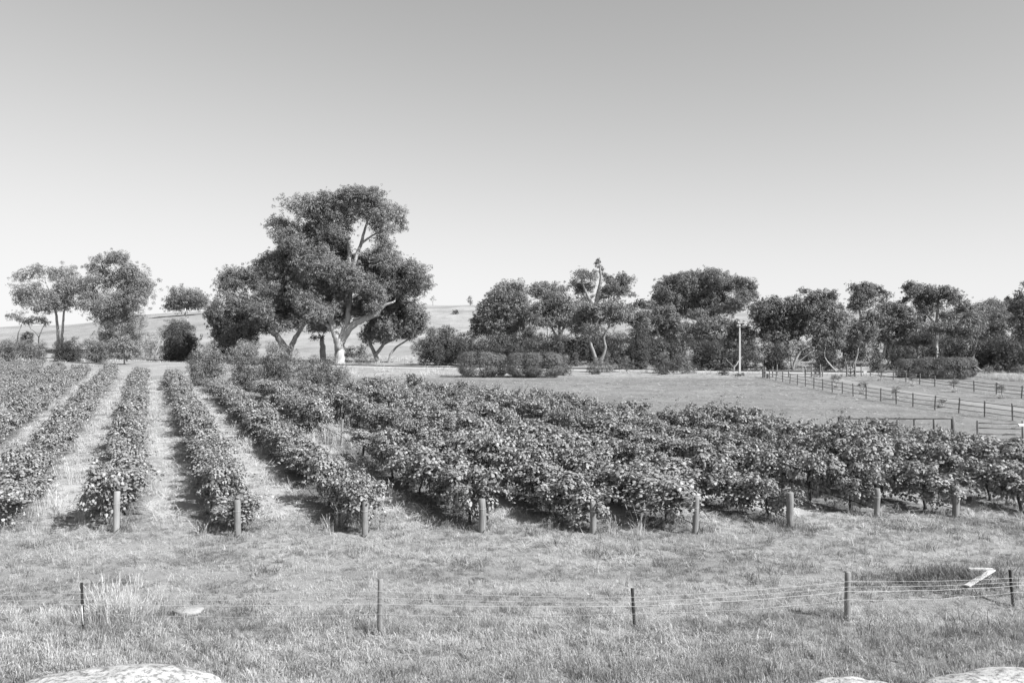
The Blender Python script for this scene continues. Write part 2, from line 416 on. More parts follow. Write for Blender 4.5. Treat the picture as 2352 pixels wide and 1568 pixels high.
def grass_all():
    r = np.random.default_rng(99)
    def two(nm, k, **kw):                 # first k prototypes greener, last k dry and pale
        A = [blades(seed=hash_(nm) + i, tone=(0, .5), **kw) for i in range(k)] + [blades(seed=hash_(nm) + 50 + i, tone=(.35, 1), **kw) for i in range(k)]
        return proto_coll(nm, [mesh_np("%s_%d" % (nm, i), v, f, M['grass'], t) for i, (v, f, t) in enumerate(A)])
    short = two("short_tuft", 4, n=40, hmin=.04, hmax=.14, wid=.0038, spread=.15, lean=.7, curl=.6)
    mid = two("mid_tuft", 4, n=26, hmin=.10, hmax=.25, wid=.004, spread=.11, lean=.28, curl=.25, heads=.3)
    def pick(X, Y, seed, bias=0.0):
        return np.where(r.normal(0, .35, len(X)) + 1.6 * fbm(X / 1.5, Y / .9, seed) + bias > 0, 4, 0) + r.integers(0, 4, len(X))
    straw = grass_protos("straw_tuft", 5, M['straw'], n=22, hmin=.35, hmax=.75, wid=.006, spread=.16, lean=.7, curl=.5, seg=4)
    tall = grass_protos("tall_tuft", 5, M['straw'], n=26, hmin=.35, hmax=.8, wid=.007, spread=.18, lean=.18, curl=.2, heads=.5, seg=3)
    weed = grass_protos("weed_tuft", 4, M['weed'], n=34, hmin=.06, hmax=.22, wid=.006, spread=.16, lean=.5, curl=.4)
    # foreground
    X, Y = frustum_pts(30000, 11.8, 25, r, 1.08)
    k = r.uniform(size=len(X)) < np.clip(.72 + .5 * fbm(X / 1.6, Y / 1.1, 71), .25, 1) * (1 - .5 * np.exp(-((Y - 17.2) / .35) ** 2) - .5 * np.exp(-((Y - 18.9) / .4) ** 2))
    P, rot, scl, _ = scat_arrays(X[k], Y[k], r, .7, 1.4, 5, .25)
    scl *= (1 - .35 * sstep(16, 18.5, P[:, 1]))[:, None]
    scatter("short_grass", P, rot, scl, pick(P[:, 0], P[:, 1], 72), short, "short grazed grass covering the ground before the vine rows", "grass")
    X, Y = frustum_pts(16000, 11.8, 25, r, 1.08)
    dens = np.clip(.55 + 1.3 * fbm(X / 1.9, Y / 1.2, 81), 0, 1) * (1 - .85 * sstep(15.6, 17.0, Y)) + .12
    k = r.uniform(size=len(X)) < dens * (1 - .75 * sstep(14.2, 15.6, Y))
    tx, ty = G(240, 1400); X2 = np.concatenate([X[k], r.normal(-7.6, .45, 60)]); Y2 = np.concatenate([Y[k], r.normal(16.6, .2, 60)])
    P, rot, scl, _ = scat_arrays(X2, Y2, r, .6, 1.15, 5, .1)
    scatter("seeding_grass", P, rot, scl, pick(P[:, 0], P[:, 1], 73, .1), mid, "upright seeding grass in the foreground below the wire fence", "grass")
    # flattened straw before the posts and down the alleys
    X, Y = frustum_pts(52000, 19, 112, r, 1.05, .55)
    rd = row_dist(X, Y); inside = far_limit(X, Y)
    head = sstep(19, 22, Y) * (1 - sstep(23.5, 25, Y)) * np.clip(.32 + 1.2 * fbm(X / 2.2, Y / 1.2, 91), 0, 1)
    al = (Y > 23.2) * inside * sstep(.5, .95, rd) * np.clip(.55 + .9 * fbm(X / 1.3, Y / 3, 92), .1, 1)
    k = r.uniform(size=len(X)) < np.maximum(head, al)
    P, rot, scl, ix = scat_arrays(X[k], Y[k], r, .55, 1.1, 5, .2)
    grow = 1 + .9 * sstep(35, 90, P[:, 1]); scl[:, :2] *= grow[:, None]; scl[:, 2] *= .62; scl *= (1 - .35 * (P[:, 1] < 24))[:, None]
    scatter("flattened_straw", P, rot, scl, ix, straw, "long pale straw lying flat between the vine rows", "grass")
    # tall tufts here and there in the alleys, gap and headland, tall dry fringe by the road and hedges
    X, Y = frustum_pts(5200, 20, 80, r, 1.05, .6); rd = row_dist(X, Y)
    k = (r.uniform(size=len(X)) < np.clip(.06 + .9 * fbm(X / 1.6, Y / 2.2, 95), 0, .6)) & far_limit(X, Y) & (rd > .35) & (Y > 22)
    gap = (np.abs(X - (ROW0[3] + SL * (Y - 22.9))) < .9) & (Y > 33) & (Y < 44) & (r.uniform(size=len(X)) < .9)
    k = k | gap
    X3 = r.uniform(-95, 75, 9000); Y3 = r.uniform(94, 150, 9000)
    py = HOR + F * H / Y3; px = 1176 + F * X3 / Y3
    k3 = (py < np.interp(px, [0, 430, 800, 1250, 1700, 2352], [832, 836, 868, 856, 862, 880])) & (fbm(X3 / 5, Y3 / 4, 97) > .05)
    rdx = np.array([abs(y - np.interp(x, [p[0] for p in road], [p[1] for p in road])) for x, y in zip(X3, Y3)]); k3 &= rdx > 5
    # loose tall patches behind the rail fence
    X4, Y4 = np.array([]), np.array([])   # clumps along the foot of the trees
    for _ in range(700):
        a = r.uniform(52, 64); b = r.uniform(86, 94) - .1 * (a - 52); X4 = np.append(X4, a); Y4 = np.append(Y4, b)
    X5 = np.concatenate([r.uniform(-8.15, -7.15, 55), r.uniform(-10.2, -8.2, 34)]); Y5 = np.concatenate([r.uniform(15.9, 16.5, 55), r.uniform(15.9, 16.3, 34)])
    Xa = np.concatenate([X[k], X3[k3], X4, X5]); Ya = np.concatenate([Y[k], Y3[k3], Y4, Y5])
    P, rot, scl, ix = scat_arrays(Xa, Ya, r, .6, 1.15, 5, .12)
    scl[:, :2] *= (1 + 1.0 * sstep(60, 110, P[:, 1]))[:, None]; scl[:, 2] *= (1 - .4 * sstep(80, 95, P[:, 1])) * r.uniform(.6, 1.2, len(P)); scl[-34:] *= .55; scl[-89:-34] *= .85; scl[-89:, :2] *= .8
    scatter("tall_dry_grass", P, rot, scl, ix, tall, "tall dry grass in the vineyard gaps and along the road", "grass")
    # dark weeds: mound, fence line, under the vines
    X, Y = frustum_pts(3200, 12, 24, r, 1.05); k = r.uniform(size=len(X)) < np.clip(-.1 + 1.1 * fbm(X / 1.1, Y / .8, 96), 0, .8)
    Xm = r.normal(9.5, .95, 170); Ym = r.normal(18.2, .45, 170)
    Xu, Yu = frustum_pts(9000, 22.8, 60, r, 1.05, .6); ku = (row_dist(Xu, Yu) < .55) & far_limit(Xu, Yu)
    Xa = np.concatenate([X[k], Xm, Xu[ku]]); Ya = np.concatenate([Y[k], Ym, Yu[ku]])
    scatter("weeds", *scat_arrays(Xa, Ya, r, .7, 1.4, 4, .15), weed, "dark green weeds on the low mound and beneath the vines", "weeds")
    # mown paddock: very short stubble
    X = r.uniform(-15, 62, 26000); Y = 28 + 72 * r.uniform(size=26000) ** .8
    k = (~far_limit(X, Y)) & (np.abs(X / Y) < .66) & (r.uniform(size=len(X)) < .7 + .4 * fbm(X / 5, Y / 3, 98)) & ((X < 32.2) | (X > 36.6) | (r.uniform(size=len(X)) < .25))
    P, rot, scl, ix = scat_arrays(X[k], Y[k], r, .5, 1.0, 8, .2); scl[:, :2] *= 1.7; scl[:, 2] *= .55
    scatter("paddock_stubble", P, rot, scl, ix, short, "close mown grass stubble of the open paddock", "grass")
grass_all()

# ------------------------------------------------------------------ trees and shrubs
def leaf_quads(C, N, D, L, Wd):
    """pointed leaves: centre, normal, long direction, length, width"""
    D = D - N * np.sum(D * N, 1, keepdims=True); D /= np.linalg.norm(D, axis=1, keepdims=True) + 1e-9
    S = np.cross(N, D); L = L[:, None]; Wd = Wd[:, None]
    V = np.stack([C + S * Wd * .5 - D * L * .4, C + D * L * .6, C - S * Wd * .5 - D * L * .4], 1)
    return V.reshape(-1, 3)

def unit(v): return v / (np.linalg.norm(v, axis=-1, keepdims=True) + 1e-9)

def crown_mesh(name, blobs, mat, rng, leaf=.24, dens=1.0, style='gum', base_tone=.5):
    """blobs: (n,6) centre + radii. Foliage grows in puffs set over the surface of each blob."""
    Vs = []; tn = []; puffs_all = []; leaf = leaf * .76
    for b in blobs:
        c, rr = b[:3], b[3:]
        rm = (rr[0] * rr[2]) ** .5
        pr = {'gum': .28, 'shrub': .30, 'wisp': .34, 'hedge': .17}[style] * rm + .12
        npf = int(np.clip(3.0 * (rm / pr) ** 2, 6, 46 if style != 'hedge' else 170))
        u = unit(rng.normal(size=(npf * 3, 3))); u = u[(u[:, 2] > -.6) | (rng.uniform(size=len(u)) < (.35 if style != 'hedge' else 1))][:npf]
        edge = rng.uniform(size=len(u)) < .38
        pc = c + u * rr * np.where(edge, rng.uniform(.95, 1.32, len(u)), rng.uniform(.5, .92, len(u)))[:, None]
        if style == 'hedge': edge[:] = False; pc = c + np.sign(u) * np.abs(u) ** .5 * rr * rng.uniform(.78, .95, (len(u), 1))
        area = math.pi * rr[0] * rr[2]
        nl = int(dens * 1.5 * area / (leaf * leaf * .26))
        pid = rng.integers(0, len(pc), nl); prd = pr * rng.uniform(.65, 1.25, len(pc)) * np.where(edge, .5, 1.0)
        wgt = prd ** 2; pid = rng.choice(len(pc), nl, p=wgt / wgt.sum())
        v = unit(rng.normal(size=(nl, 3)))
        low = v[:, 2] < -.2; flip = low & (rng.uniform(size=nl) < (.45 if style == 'gum' else .3)); v[flip, 2] *= -1
        rad = rng.uniform(.3, 1.04, nl) ** .55
        sq = np.array([1, 1, .9]) if style == 'gum' else np.array([1, 1, 1.0])
        C = pc[pid] + v * (rad * prd[pid])[:, None] * sq
        stray = rng.uniform(size=nl) < .05; C[stray] += v[stray] * (prd[pid][stray] * .35)[:, None]
        core = rng.uniform(size=nl) < {'wisp': .08, 'hedge': 0}.get(style, .16)
        C[core] = c + v[core] * rr * (rng.uniform(.05, .8, core.sum()) ** .6)[:, None]
        if style == 'hedge':                             # one clipped, boxy mass with a lumpy skin
            v = unit(rng.normal(size=(nl, 3))); p = np.sign(v) * np.abs(v) ** .6; p /= (np.abs(p) ** 3.2).sum(1, keepdims=True) ** (1 / 3.2)
            lump = 1 + .07 * vnoise(p[:, 0] * 4.5 + c[0], p[:, 2] * 3.5 + p[:, 1] * 3, 8) + .05 * vnoise(p[:, 0] * 11, p[:, 2] * 7 + p[:, 1] * 9, 9)
            C = c + p * rr * (lump * rng.uniform(.72, 1.0, nl) ** .5)[:, None]; C[:, 2] = np.maximum(C[:, 2], .03)
        N = unit(v * 1.1 + rng.normal(size=(nl, 3)) * .34 + np.array([0, 0, .25]))
        if style == 'gum': D = rng.normal(size=(nl, 3)) + np.array([0, 0, -.9])
        elif style in ('shrub', 'hedge'): D = v + rng.normal(size=(nl, 3)) * .6 + np.array([0, 0, .5])
        else: D = v * .8 + rng.normal(size=(nl, 3)) * .5 + np.array([0, 0, 1.0])
        L = leaf * rng.uniform(.7, 1.35, nl); L[core] *= 1.6
        Wd = L * rng.uniform(.32, .6, nl) * (1.15 if style == 'gum' else .95)
        Vs.append(leaf_quads(C, N, D, L, Wd))
        pt = np.clip(base_tone + rng.normal(0, .12, len(pc))[pid] + rng.normal(0, .13, nl), 0, 1)
        tn.append(np.repeat(pt, 3)); puffs_all.append((c, pc))
    V = np.vstack(Vs); n = len(V) // 3
    return mesh_np(name, V, np.arange(n * 3).reshape(-1, 3), mat, np.concatenate(tn)), puffs_all

def wob(P0, P1, rng, amt=.08, n=6, sag=0.0):
    P0 = np.asarray(P0, float); P1 = np.asarray(P1, float)
    t = np.linspace(0, 1, n)[:, None]; P = P0 + (P1 - P0) * t; d = np.linalg.norm(P1 - P0)
    o = rng.normal(0, amt * d, (n, 3)); o[0] = 0; o[-1] = 0
    o[1:-1] = (o[:-2] + 2 * o[1:-1] + o[2:]) / 4
    P = P + o; P[:, 2] += sag * d * np.sin(np.pi * t[:, 0]); return P

def parse(s): return [tuple(float(v) for v in b.split(',')) for b in s.split()]

def tree(name, label, cat, Y, base, blobs, leaf='gum_leaf', bark='gum_grey', tr=.25, style='gum', dens=1.0, lsz=.24, group=None,
         trunks=None, fork=.38, tone=.5, seed=None, depth=.75, bases=None, twigs=5, gz=None, fill=.5):
    """base: px column of the foot; blobs: px ellipses of the crown at distance Y; trunks: explicit px polylines with radii"""
    rng = np.random.default_rng(hash_(label) if seed is None else seed)
    bx = gx(base, Y); bz = float(zg(bx, Y)) if gz is None else gz
    root = empty(name, (bx, Y, bz)); tag(root, label, cat, group)
    O = np.array([bx, Y, bz]); m = Y / F
    B = []; bl = parse(blobs)
    for i, (cx, cy, rx, ry) in enumerate(bl):
        p = W(cx, cy, Y); rd = (rx + ry) / 2 * m
        if p[2] - ry * m < bz: p[2] = max(p[2], bz + ry * m * .8)
        span = max(1.0, (max(b[0] for b in bl) - min(b[0] for b in bl)) * m * .5)
        p[1] += rng.uniform(-1, 1) * span * depth * .55
        B.append([*p, rx * m, rd, ry * m])
    B = np.array(B); B[:, :3] -= O
    if len(B) > 4:
        B[:, 3:] *= np.array([1.2, 1.35, 1.4]) if fill else np.array([1.15, 1.25, 1.35])
        if fill and style == 'gum':                      # join neighbouring clumps into masses
            add = []
            for i_, q in enumerate(B):
                dq = np.linalg.norm((B[:, :3] - q[:3]) * np.array([1, .5, 1]), axis=1); dq[i_] = 1e9
                for j_ in np.argsort(dq)[:3]:
                    if dq[j_] < 1.7 * (q[3] + B[j_, 3]) * .75 and rng.uniform() < fill:
                        add.append((q + B[j_]) / 2 * np.array([1, 1, 1, .95, .95, .9]) + np.array([0, rng.normal(0, .4), rng.normal(0, .2), 0, 0, 0]))
            if add: B = np.vstack([B, add])
    if style != 'gum' and cat != "young tree" and trunks is None:      # dense to the ground
        extra = []
        for q in B:
            z = q[2] - q[5]
            while z > .25 * q[5]:
                extra.append([q[0] * .95, q[1], max(z - .25 * q[5], q[5] * .5), q[3] * .95, q[4] * .95, q[5]]); z -= q[5] * 1.1
        if extra: B = np.vstack([B, extra])
    # branching skeleton: nearest-neighbour tree from the fork
    top = B[:, 2].max(); cen = B[:, :3].mean(0)
    tb = MB(); obs = []
    if trunks is None:
        fk = np.array([cen[0] * .45, cen[1] * .3, max(.15, min(B[:, 2].min() * .9, top * fork))]) if len(B) > 1 else B[0, :3] * .7
        nodes = [np.zeros(3), fk]; par = [-1, 0]
        stems = [(np.array([-.0, 0, -.15]), fk)]
    else:
        nodes = [np.zeros(3)]; par = [-1]
        for pl in trunks:
            pts = np.array([[*W(a, b, Y)] for a, b, _ in pl]) - O
            rs = np.array([q[2] for q in pl])
            pts[:, 1] += np.linspace(0, rng.uniform(-1, 1) * np.ptp(pts[:, 0]) * .4, len(pts))
            if len(pl) > 2 or True:
                t = np.linspace(0, len(pl) - 1, (len(pl) - 1) * 5 + 1); k = np.arange(len(pl))
                sp = np.stack([np.interp(t, k, pts[:, c]) for c in range(3)], 1); rr = np.interp(t, k, rs)
                for _ in range(2): sp[1:-1] = (sp[:-2] + 2 * sp[1:-1] + sp[2:]) / 4
                sp[1:-1] += rng.normal(0, .10, (len(sp) - 2, 3)) * rr[1:-1, None]
            if pl[0][1] > 9000: pass
            tb.tube(sp, rr, 10)
            for q in sp[len(sp) // 3:]: nodes.append(q); par.append(0)
    nfix = len(nodes); todo = list(range(len(B))); dist_root = [np.linalg.norm(x) for x in nodes]
    while todo:
        A = np.array(nodes[1:] if len(nodes) > 1 else nodes); off = 1 if len(nodes) > 1 else 0
        dd = np.linalg.norm(B[todo, None, :3] - A[None], axis=2) + .25 * np.array(dist_root[off:])[None]
        dd = dd + np.where(A[None, :, 2] > B[todo, None, 2] + .3, 1.5, 0)
        i, j = np.unravel_index(np.argmin(dd), dd.shape); k = todo.pop(i)
        nodes.append(B[k, :3]); par.append(j + off); dist_root.append(dist_root[j + off] + np.linalg.norm(B[k, :3] - A[j]))
    cnt = np.ones(len(nodes))
    for i in range(len(nodes) - 1, 0, -1):
        if par[i] >= 0: cnt[par[i]] += cnt[i]
    Nn = max(cnt[1:].max() if len(cnt) > 1 else 1, 3); R = np.clip(tr * .75 * np.sqrt(cnt / Nn), tr * .07, tr) * (.6 if trunks else 1)
    if trunks is None:
        for bo in (bases or [0.0]):
            f0 = np.array([bo * m, rng.uniform(-.2, .2) * (1 if bases else 0), -.2])
            P = wob(f0, nodes[1] + (np.array([bo * m * .6, 0, 0]) if bases else 0), rng, .05, 7)
            rr = np.linspace(tr, R[1] * .95, 7); rr[0] *= 1.35; rr[1] *= 1.08
            tb.tube(P, rr, 9)
    for i in range(nfix, len(nodes)):
        j = par[i]; P = wob(nodes[j], nodes[i], rng, .07, 6, .06)
        r0 = min(R[j], R[i] * 1.4); tb.tube(P, np.linspace(r0, R[i] * .6, 6), 6, False)
    cm, puffs = crown_mesh("crown", B, M[leaf], rng, lsz, dens, style, tone)
    for (c, pc) in puffs:
        for p in pc[:twigs]:
            P = wob(c, p, rng, .12, 4); tb.tube(P, np.linspace(max(.012, tr * .11), .012, 4), 4, False)
    tb.obj("trunk", M[bark], root)
    link("crown", cm, root)
    return root

ORD = "first second third fourth fifth sixth seventh eighth ninth tenth eleventh twelfth".split()
def ordinal(n):
    T = {20: 'twentieth', 30: 'thirtieth', 40: 'fortieth', 50: 'fiftieth', 60: 'sixtieth'}; t = {2: 'twenty', 3: 'thirty', 4: 'forty', 5: 'fifty', 6: 'sixty'}
    E = "thirteenth fourteenth fifteenth sixteenth seventeenth eighteenth nineteenth".split()
    if n <= 12: return ORD[n - 1]
    if n < 20: return E[n - 13]
    return T[n] if n % 10 == 0 else t[n // 10] + "-" + ORD[n % 10 - 1]
SH = "shrubs along the road"
# --- the great gum and its companions
tree("gum_tree", "towering white-trunked gum tree with broad layered crown, tallest of all", "tree", 127, 780,
 "874,454,18,14 837,454,24,14 807,452,20,12 789,460,18,12 758,457,14,10 737,466,14,10 697,481,32,18 746,484,36,20 807,478,38,20 868,476,30,20 913,481,17,13 916,518,14,10 868,500,36,16 637,521,20,16 667,513,20,13 776,513,38,16 728,516,22,14 701,539,30,14 746,544,38,16 790,547,26,14 876,528,22,14 652,566,26,18 685,568,36,20 720,578,36,20 612,615,30,22 640,591,28,18 637,630,34,24 673,633,34,26 746,591,36,17 783,594,32,17 716,641,38,24 752,627,38,22 766,655,36,22 837,603,40,22 883,576,26,18 892,603,28,20 934,604,22,14 968,631,22,18 981,652,12,12 928,633,34,20 898,629,34,22 924,666,34,20 955,672,16,11 835,645,34,22 780,691,28,18 818,686,26,16 740,673,34,22 612,682,36,22 649,682,34,22 627,702,32,18 676,700,30,20 710,682,30,20 657,727,32,16 690,728,26,14 898,691,30,15 860,628,28,18 852,666,28,16 800,622,28,18 795,660,28,18 884,652,26,16 760,702,26,16 802,708,20,12 850,692,18,12 725,708,26,16 660,655,28,18 690,655,28,18 715,608,28,18 770,568,26,13 745,655,28,18 905,668,22,14 940,650,20,14 720,745,22,11 770,480,24,14 840,476,26,14 622,722,24,14 655,742,24,13 695,742,24,13 732,728,24,14 762,724,24,14 792,718,20,13 822,706,20,12 848,704,20,12 715,755,20,10 745,748,18,10 878,684,22,14 815,722,16,9 640,735,26,14 672,752,22,11 735,742,22,12 768,742,18,11 835,722,20,12 862,712,20,12 895,706,20,12",
 'gum_leaf', 'gum_white', .55, lsz=.24, dens=.85, twigs=7, depth=.8, tone=.5, fill=.85,
 trunks=[[(779, 845, 1.0), (779, 815, .78), (780, 780, .80)],
         [(782, 786, .72), (801, 752, .62), (834, 733, .48), (862, 724, .36), (884, 701, .24), (905, 694, .12)],
         [(855, 727, .30), (863, 710, .24), (871, 676, .19), (869, 645, .11)],
         [(776, 786, .68), (767, 757, .55), (752, 712, .42), (749, 680, .26), (738, 660, .15)],
         [(784, 780, .5), (797, 742, .46), (803, 690, .40), (804, 636, .34), (801, 590, .28), (797, 555, .2), (780, 520, .13)],
         [(803, 640, .3), (818, 590, .28), (829, 560, .26), (836, 530, .2), (845, 500, .14), (862, 480, .09)],
         [(829, 560, .2), (848, 545, .15), (870, 532, .09)],
         [(768, 760, .36), (735, 735, .28), (700, 722, .18), (670, 700, .1)],
         [(752, 712, .26), (722, 690, .2), (700, 650, .15), (680, 600, .1), (690, 560, .06)]])
tree("gum_tree", "leaning gum with pale twin trunks just behind the tallest tree", "tree", 142, 655,
 "521,630,28,14 543,651,30,20 513,655,24,16 534,682,38,24 503,712,26,20 564,712,38,22 485,727,15,14 534,727,30,16 579,700,34,22 588,645,30,20 573,627,20,13 518,750,20,10 600,668,28,20 560,752,28,10 600,735,26,14 548,770,20,9 500,765,18,10 520,785,22,10 580,775,18,9 560,735,26,14 620,720,22,14 592,752,22,11 625,740,22,12 540,765,22,10 490,748,16,12 610,762,16,8 492,772,18,9 530,780,20,8 568,774,18,8",
 'gum_leaf', 'gum_white', .42, lsz=.26, tone=.45,
 trunks=[[(655, 830, .75), (652, 791, .62), (632, 766, .5), (610, 748, .40), (585, 742, .28), (566, 752, .16)],
         [(660, 830, .6), (668, 795, .5), (683, 770, .40), (700, 745, .28), (716, 722, .16)],
         [(632, 766, .4), (606, 738, .34), (585, 712, .26), (560, 690, .18), (540, 668, .1)]])
tree("gum_tree", "low spreading gum with forked dark limbs just to the tallest tree's sunny side", "tree", 131, 870,
 "883,736,32,20 913,728,32,20 953,724,28,20 862,745,18,16 966,744,18,12 838,768,14,12 900,715,26,14 930,750,22,12 860,770,12,10 842,785,12,10 895,760,22,12 930,765,22,12 875,755,16,12 955,760,14,9 910,745,24,14 880,712,24,14 920,706,24,13 948,702,20,12 852,730,18,13 870,780,14,9 905,778,16,8 940,772,18,9 960,752,18,11 850,758,14,10",
 'gum_leaf', 'gum_grey', .3, lsz=.25,
 trunks=[[(870, 838, .42), (862, 815, .34), (850, 790, .26), (842, 770, .15)],
         [(862, 815, .3), (882, 790, .24), (890, 760, .18), (893, 735, .1)],
         [(882, 790, .2), (905, 778, .16), (925, 757, .1), (945, 735, .06)],
         [(892, 838, .24), (897, 812, .2), (912, 795, .15), (945, 775, .1), (968, 752, .05)]])
tree("gum_tree", "small bare-based gum with a dark mop hanging behind the great white trunk", "tree", 137, 742,
 "728,758,12,12 738,776,10,8 722,776,10,9 745,760,8,8", 'gum_leaf_dark', 'gum_white', .32, lsz=.25, trunks=[[(742, 830, .55), (741, 800, .5), (738, 775, .3)]])
# --- left group
tree("gum_tree", "tall gum on two slim white trunks at the far left of the view", "tree", 170, 138,
 "57,633,26,14 98,624,34,14 135,632,36,20 165,655,30,20 190,650,16,12 80,668,36,18 130,688,42,20 150,672,30,16 95,700,30,14 60,690,16,10 118,712,18,10 160,705,16,10",
 'gum_leaf', 'gum_white', .3, lsz=.30, tone=.6, dens=1.0, fill=.3,
 trunks=[[(133, 815, .34), (132, 770, .3), (127, 725, .24), (118, 690, .16), (100, 650, .08)],
         [(141, 815, .3), (143, 770, .26), (146, 725, .2), (150, 690, .14), (158, 655, .07)]])
tree("gum_tree", "ragged gum with an open top tuft, second tree from the left edge", "tree", 164, 255,
 "262,588,26,14 235,600,22,11 212,614,16,9 286,598,15,14 228,648,36,22 290,652,42,30 322,662,26,26 208,700,32,22 258,700,52,28 318,692,28,22 196,655,14,10 275,740,42,22 232,735,24,16 300,625,24,16",
 'gum_leaf', 'gum_grey', .4, lsz=.28, tone=.55, dens=.95, fill=.2)
tree("gum_tree", "little round-headed tree on a thin stem at the left edge", "tree", 182, 38,
 "36,728,22,14 52,735,14,10", 'gum_leaf', 'gum_grey', .14, lsz=.3, tone=.55)
tree("gum_tree", "small low gum beside the round-headed tree at left", "tree", 180, 92,
 "85,735,28,13 68,742,14,9 104,742,12,9", 'gum_leaf', 'gum_grey', .16, lsz=.3, tone=.55)
tree("gum_tree", "flat-topped gum standing alone on the hill crest beyond the thin pole", "tree", 236, 425,
 "420,672,34,13 395,688,24,10 442,686,26,12 385,705,14,8 410,706,26,10 450,704,18,9 466,690,14,8", 'gum_leaf_dark', 'gum_grey', .4, lsz=.34, tone=.6)
tree("dome_tree", "dark dome-shaped tree beside the thin leaning pole", "tree", 138, 411,
 "411,752,26,18 395,768,22,18 428,768,24,18 411,782,34,16 440,790,16,14 386,795,14,12", 'shrub_dark', 'dark_bark', .25, 'shrub', lsz=.2, dens=1.1, fork=.2)
for a in [("round_shrub", "dark shrub under the second tree from the left", 150, 250, "250,756,24,18 238,772,20,14 262,775,22,12", 'shrub_dark', 'shrub'),
          ("round_shrub", "dark rounded shrub right beside the darkest shrub beneath the ragged gum", 152, 298, "297,757,26,16 308,772,24,14 285,775,22,13", 'shrub_dark', 'shrub'),
          ("roadside_bush", "wide bush at the left edge behind the far vines", 132, 30, "20,795,28,16 50,792,26,18 10,808,22,10 70,800,18,14", 'shrub_leaf', 'shrub'),
          ("roadside_bush", "second bush from the left edge behind the far vines", 130, 90, "86,796,18,16 98,806,14,10", 'shrub_leaf', 'shrub'),
          ("roadside_bush", "long low dark bush in front of the two white trunks", 134, 156, "140,792,26,15 172,793,26,15 155,804,38,10", 'shrub_dark', 'shrub'),
          ("roadside_bush", "broad bush next to the glossy sapling by the road", 129, 222, "210,790,22,18 236,795,20,18 222,808,30,12", 'shrub_leaf', 'shrub'),
          ("low_bush", "low mound of brush on the pale field at far left", 172, 62, "62,768,15,7 52,772,9,6", 'shrub_leaf', 'shrub'),
          ("pale_bush", "thin pale brush between the ragged gum and the dark dome tree", 148, 345, "335,768,20,14 358,776,14,14 345,790,18,10", 'shrub_pale', 'wisp')]:
    nm, lb, Y, bx, bl, lf, st = a
    tree(nm, lb, "bush", Y, bx, bl, lf, 'dark_bark', .12, style=st, group=SH, lsz=.20 if st == 'shrub' else .24, dens=1.0 if st == 'shrub' else .35, fork=.15)
tree("sapling", "glossy leafy sapling standing at the head of the vine rows", "tree", 124, 286,
 "286,785,28,12 268,798,18,14 304,798,18,13 284,806,24,14 270,816,16,8 300,818,14,7", 'gum_leaf', 'gum_grey', .12, lsz=.24, tone=.75, dens=.9)
# --- front row of rounded wattles by the vines
for i, (lb, Y, bx, bl) in enumerate([
    ("grey wattle bush at the left end of the bushes crowding the vine rows", 78, 475, "479,808,34,20 450,822,20,14 500,828,26,16 470,834,34,12"),
    ("grey wattle bush second from the left end of the bushes by the vine rows", 75, 562, "562,810,32,20 545,828,24,14 585,830,24,14"),
    ("grey wattle bush in front of the leaning twin-trunk gum", 72, 640, "640,812,42,20 612,832,26,16 665,832,30,16 640,846,34,12"),
    ("lowest grey wattle bush at the foot of the tallest gum", 69, 742, "722,838,36,16 765,842,32,16 700,854,26,12 745,860,44,12 785,862,20,10")]):
    tree("wattle_bush", lb, "bush", Y, bx, bl, 'shrub_leaf', 'dark_bark', .1, style='wisp', group="wattle bushes by the vine rows", lsz=.15, dens=1.0, fork=.15, tone=.6)
tree("pale_bush", "feathery pale brush at the foot of the low spreading gum", "bush", 126, 845,
     "843,818,18,9 825,824,14,8 860,826,12,8", 'shrub_pale', 'gum_grey', .05, style='wisp', lsz=.24, dens=.6, fork=.15, group=SH)
# --- middle group
tree("round_tree", "dark bushy tree standing before the bare hillside", "tree", 122, 1012,
 "1023,758,18,11 997,782,28,20 974,800,24,20 1028,790,30,24 1064,796,22,18 1003,818,36,14 1045,820,28,12", 'shrub_dark', 'dark_bark', .22, 'shrub', lsz=.2, dens=1.1, fork=.2)
tree("gum_tree", "dome-topped gum directly behind the long clipped hedge", "tree", 127, 1150,
 "1175,653,32,12 1156,664,24,12 1196,667,18,14 1132,681,18,11 1153,696,34,18 1190,698,24,18 1106,711,14,11 1095,745,18,14 1132,724,30,18 1166,727,32,20 1200,727,24,18 1122,756,26,17 1155,756,30,17 1190,750,22,14 1085,768,12,10 1145,785,26,12 1176,782,24,11",
 'gum_leaf', 'gum_grey', .34, lsz=.25, tone=.5, fill=.8)
tree("gum_tree", "gum with a flat dark crown behind the dome-topped gum", "tree", 152, 1262,
 "1255,658,32,11 1230,672,18,10 1291,664,15,10 1250,680,28,11 1275,678,20,10", 'gum_leaf_dark', 'gum_grey', .3, lsz=.28, tone=.6)
tree("gum_tree", "pale-limbed gum with spreading low crown behind the hedge's sunny end", "tree", 123, 1292,
 "1283,688,40,16 1306,701,26,16 1252,703,24,15 1222,714,17,13 1257,726,24,13 1300,726,22,14 1231,745,22,13 1275,745,22,10 1318,738,16,12",
 'gum_leaf', 'gum_white', .28, lsz=.25, fill=.8, trunks=[[(1294, 835, .36), (1290, 805, .3), (1286, 770, .24), (1284, 740, .18), (1280, 705, .1)], [(1286, 770, .2), (1300, 740, .15), (1312, 715, .08)], [(1290, 790, .22), (1268, 755, .16), (1256, 725, .08)]])
